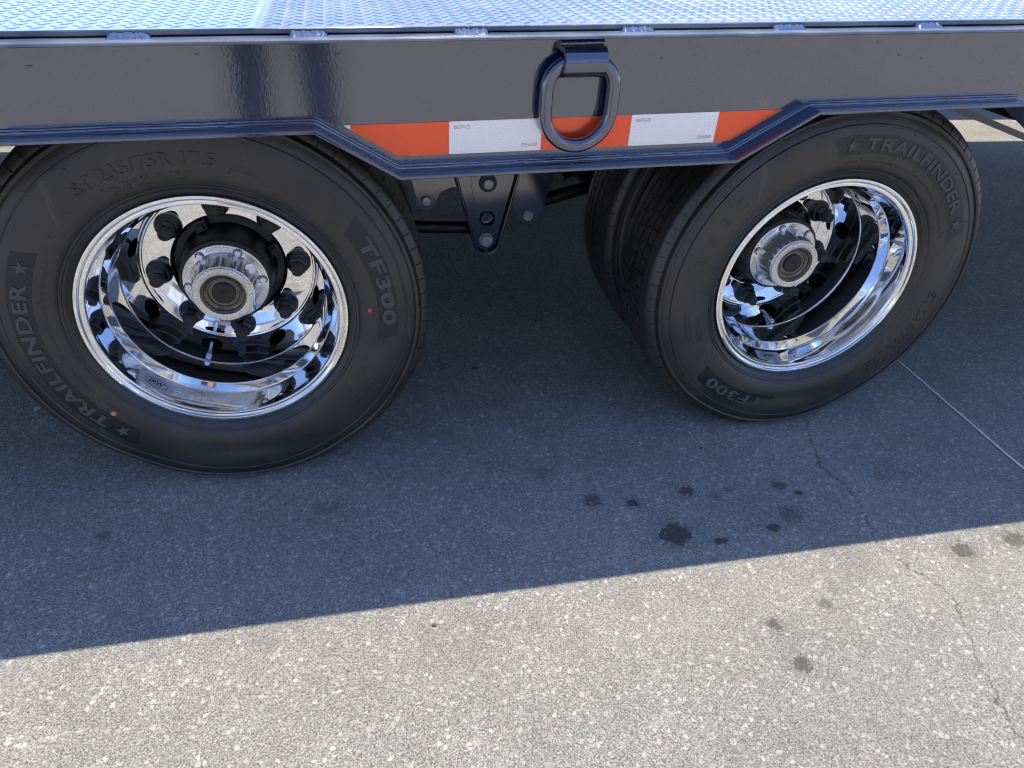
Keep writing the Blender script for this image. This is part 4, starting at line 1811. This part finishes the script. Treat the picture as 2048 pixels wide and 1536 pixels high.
# body: pelvis, spine, neck, head, legs and arms as one surface
bv = [(0, 0, .95), (0, -.01, 1.10), (0, -.02, 1.27), (0, -.01, 1.43), (0, .01, 1.50), (0, .03, 1.56), (0, .045, 1.64), (0, .04, 1.72),
      (-.095, 0, .90), (-.112, .02, .52), (-.122, -.01, .09), (-.125, .05, .045), (-.127, .16, .035),
      (.095, 0, .90), (.112, .02, .52), (.122, -.01, .09), (.125, .05, .045), (.127, .16, .035),
      (-.17, 0, 1.40), (-.22, -.02, 1.14), (-.03, .22, 1.06), (.02, .30, 1.055),
      (.17, 0, 1.40), (.25, -.02, 1.14), (.245, .22, 1.06), (.235, .31, 1.055)]
be = [(0, 1), (1, 2), (2, 3), (3, 4), (4, 5), (5, 6), (6, 7), (0, 8), (8, 9), (9, 10), (10, 11), (11, 12), (0, 13), (13, 14), (14, 15), (15, 16), (16, 17),
      (3, 18), (18, 19), (19, 20), (20, 21), (3, 22), (22, 23), (23, 24), (24, 25)]
br = [(.15, .11), (.145, .10), (.155, .11), (.12, .09), (.055, .055), (.06, .06), (.083, .095), (.075, .085),
      .088, .062, .042, .045, .035, .088, .062, .042, .045, .035, .058, .045, .030, .026, .058, .045, .030, .026]
body = skin_body("body", bv, be, br, 'trouser', person)
body.data.materials.clear()
for k in ('trouser', 'shirt', 'skin', 'hair', 'shoe'):
    body.data.materials.append(MAT[k])
for p in body.data.polygons:
    c = p.center
    if c.z > 1.67 or (c.z > 1.60 and c.y < .0):
        p.material_index = 3
    elif c.z > 1.49 or (c.y > .06 and c.z > .98):
        p.material_index = 2
    elif c.z > .96:
        p.material_index = 1
    elif c.z < .085:
        p.material_index = 4
# face
MB().lathe([(.0, -.012), (.006, -.010), (.010, .0), (.011, .012)], 10, (0, .128, 1.625)).build("nose", 'skin', person, smooth=60)
for s in (-1, 1):
    MB().lathe([(.0, -.004), (.006, -.002), (.009, .006)], 10, (s * .032, .124, 1.655)).build("eye", 'ink_white', person, smooth=60)
    MB().box((s * .083 - .006, .02, 1.61), (s * .083 + .006, .055, 1.67)).build("ear", 'skin', person, smooth=60, bevel=.005)
MB().box((-.022, .120, 1.583), (.022, .127, 1.591)).build("mouth", 'orange', person, smooth=60, bevel=.002)
# hands: palm and five fingers each, closed on the phone's short edges
for s, wx in ((-1, .02), (1, .235)):
    hx = wx
    px0 = wx + (.03 if s < 0 else -.03)
    hv = [(hx, .30, 1.055), (hx + s * -.012, .345, 1.062)]
    he = [(0, 1)]
    hr_ = [.024, .030]
    for f in range(4):
        z = 1.088 - .018 * f
        ln_ = (.030, .034, .033, .026)[f]
        i = len(hv)
        hv += [(hx - s * .012, .372, z), (hx - s * .016, .372 + ln_, z), (hx - s * .034, .378 + ln_, z - .002), (hx - s * .046, .372 + ln_ * .7, z - .002)]
        he += [(1, i), (i, i + 1), (i + 1, i + 2), (i + 2, i + 3)]
        hr_ += [.011, .009, .0085, .0075]
    i = len(hv)
    hv += [(hx - s * .010, .340, 1.090), (hx - s * .030, .368, 1.104), (hx - s * .046, .392, 1.104)]
    he += [(1, i), (i, i + 1), (i + 1, i + 2)]
    hr_ += [.012, .010, .008]
    skin_body("hand", hv, he, hr_, 'skin', person, sub=1)
phone = MB().box((CAM.x - .118, CAM.y - .030, CAM.z - .036), (CAM.x + .030, CAM.y - .022, CAM.z + .036)).build("phone", 'ink_black', None, smooth=30, bevel=.003)
tag(phone, "black phone held up by the person standing before the trailer", "phone")
for dx, dz in ((0, 0), (0, -.022)):
    MB().lathe([(.0, -.0215), (.009, -.0215), (.010, -.0205), (.010, -.018)], 20, (CAM.x + dx, CAM.y, CAM.z + dz)).map(lambda x, y, z: (x, y - .0005, z)).build("lens", 'glass', phone, smooth=40)
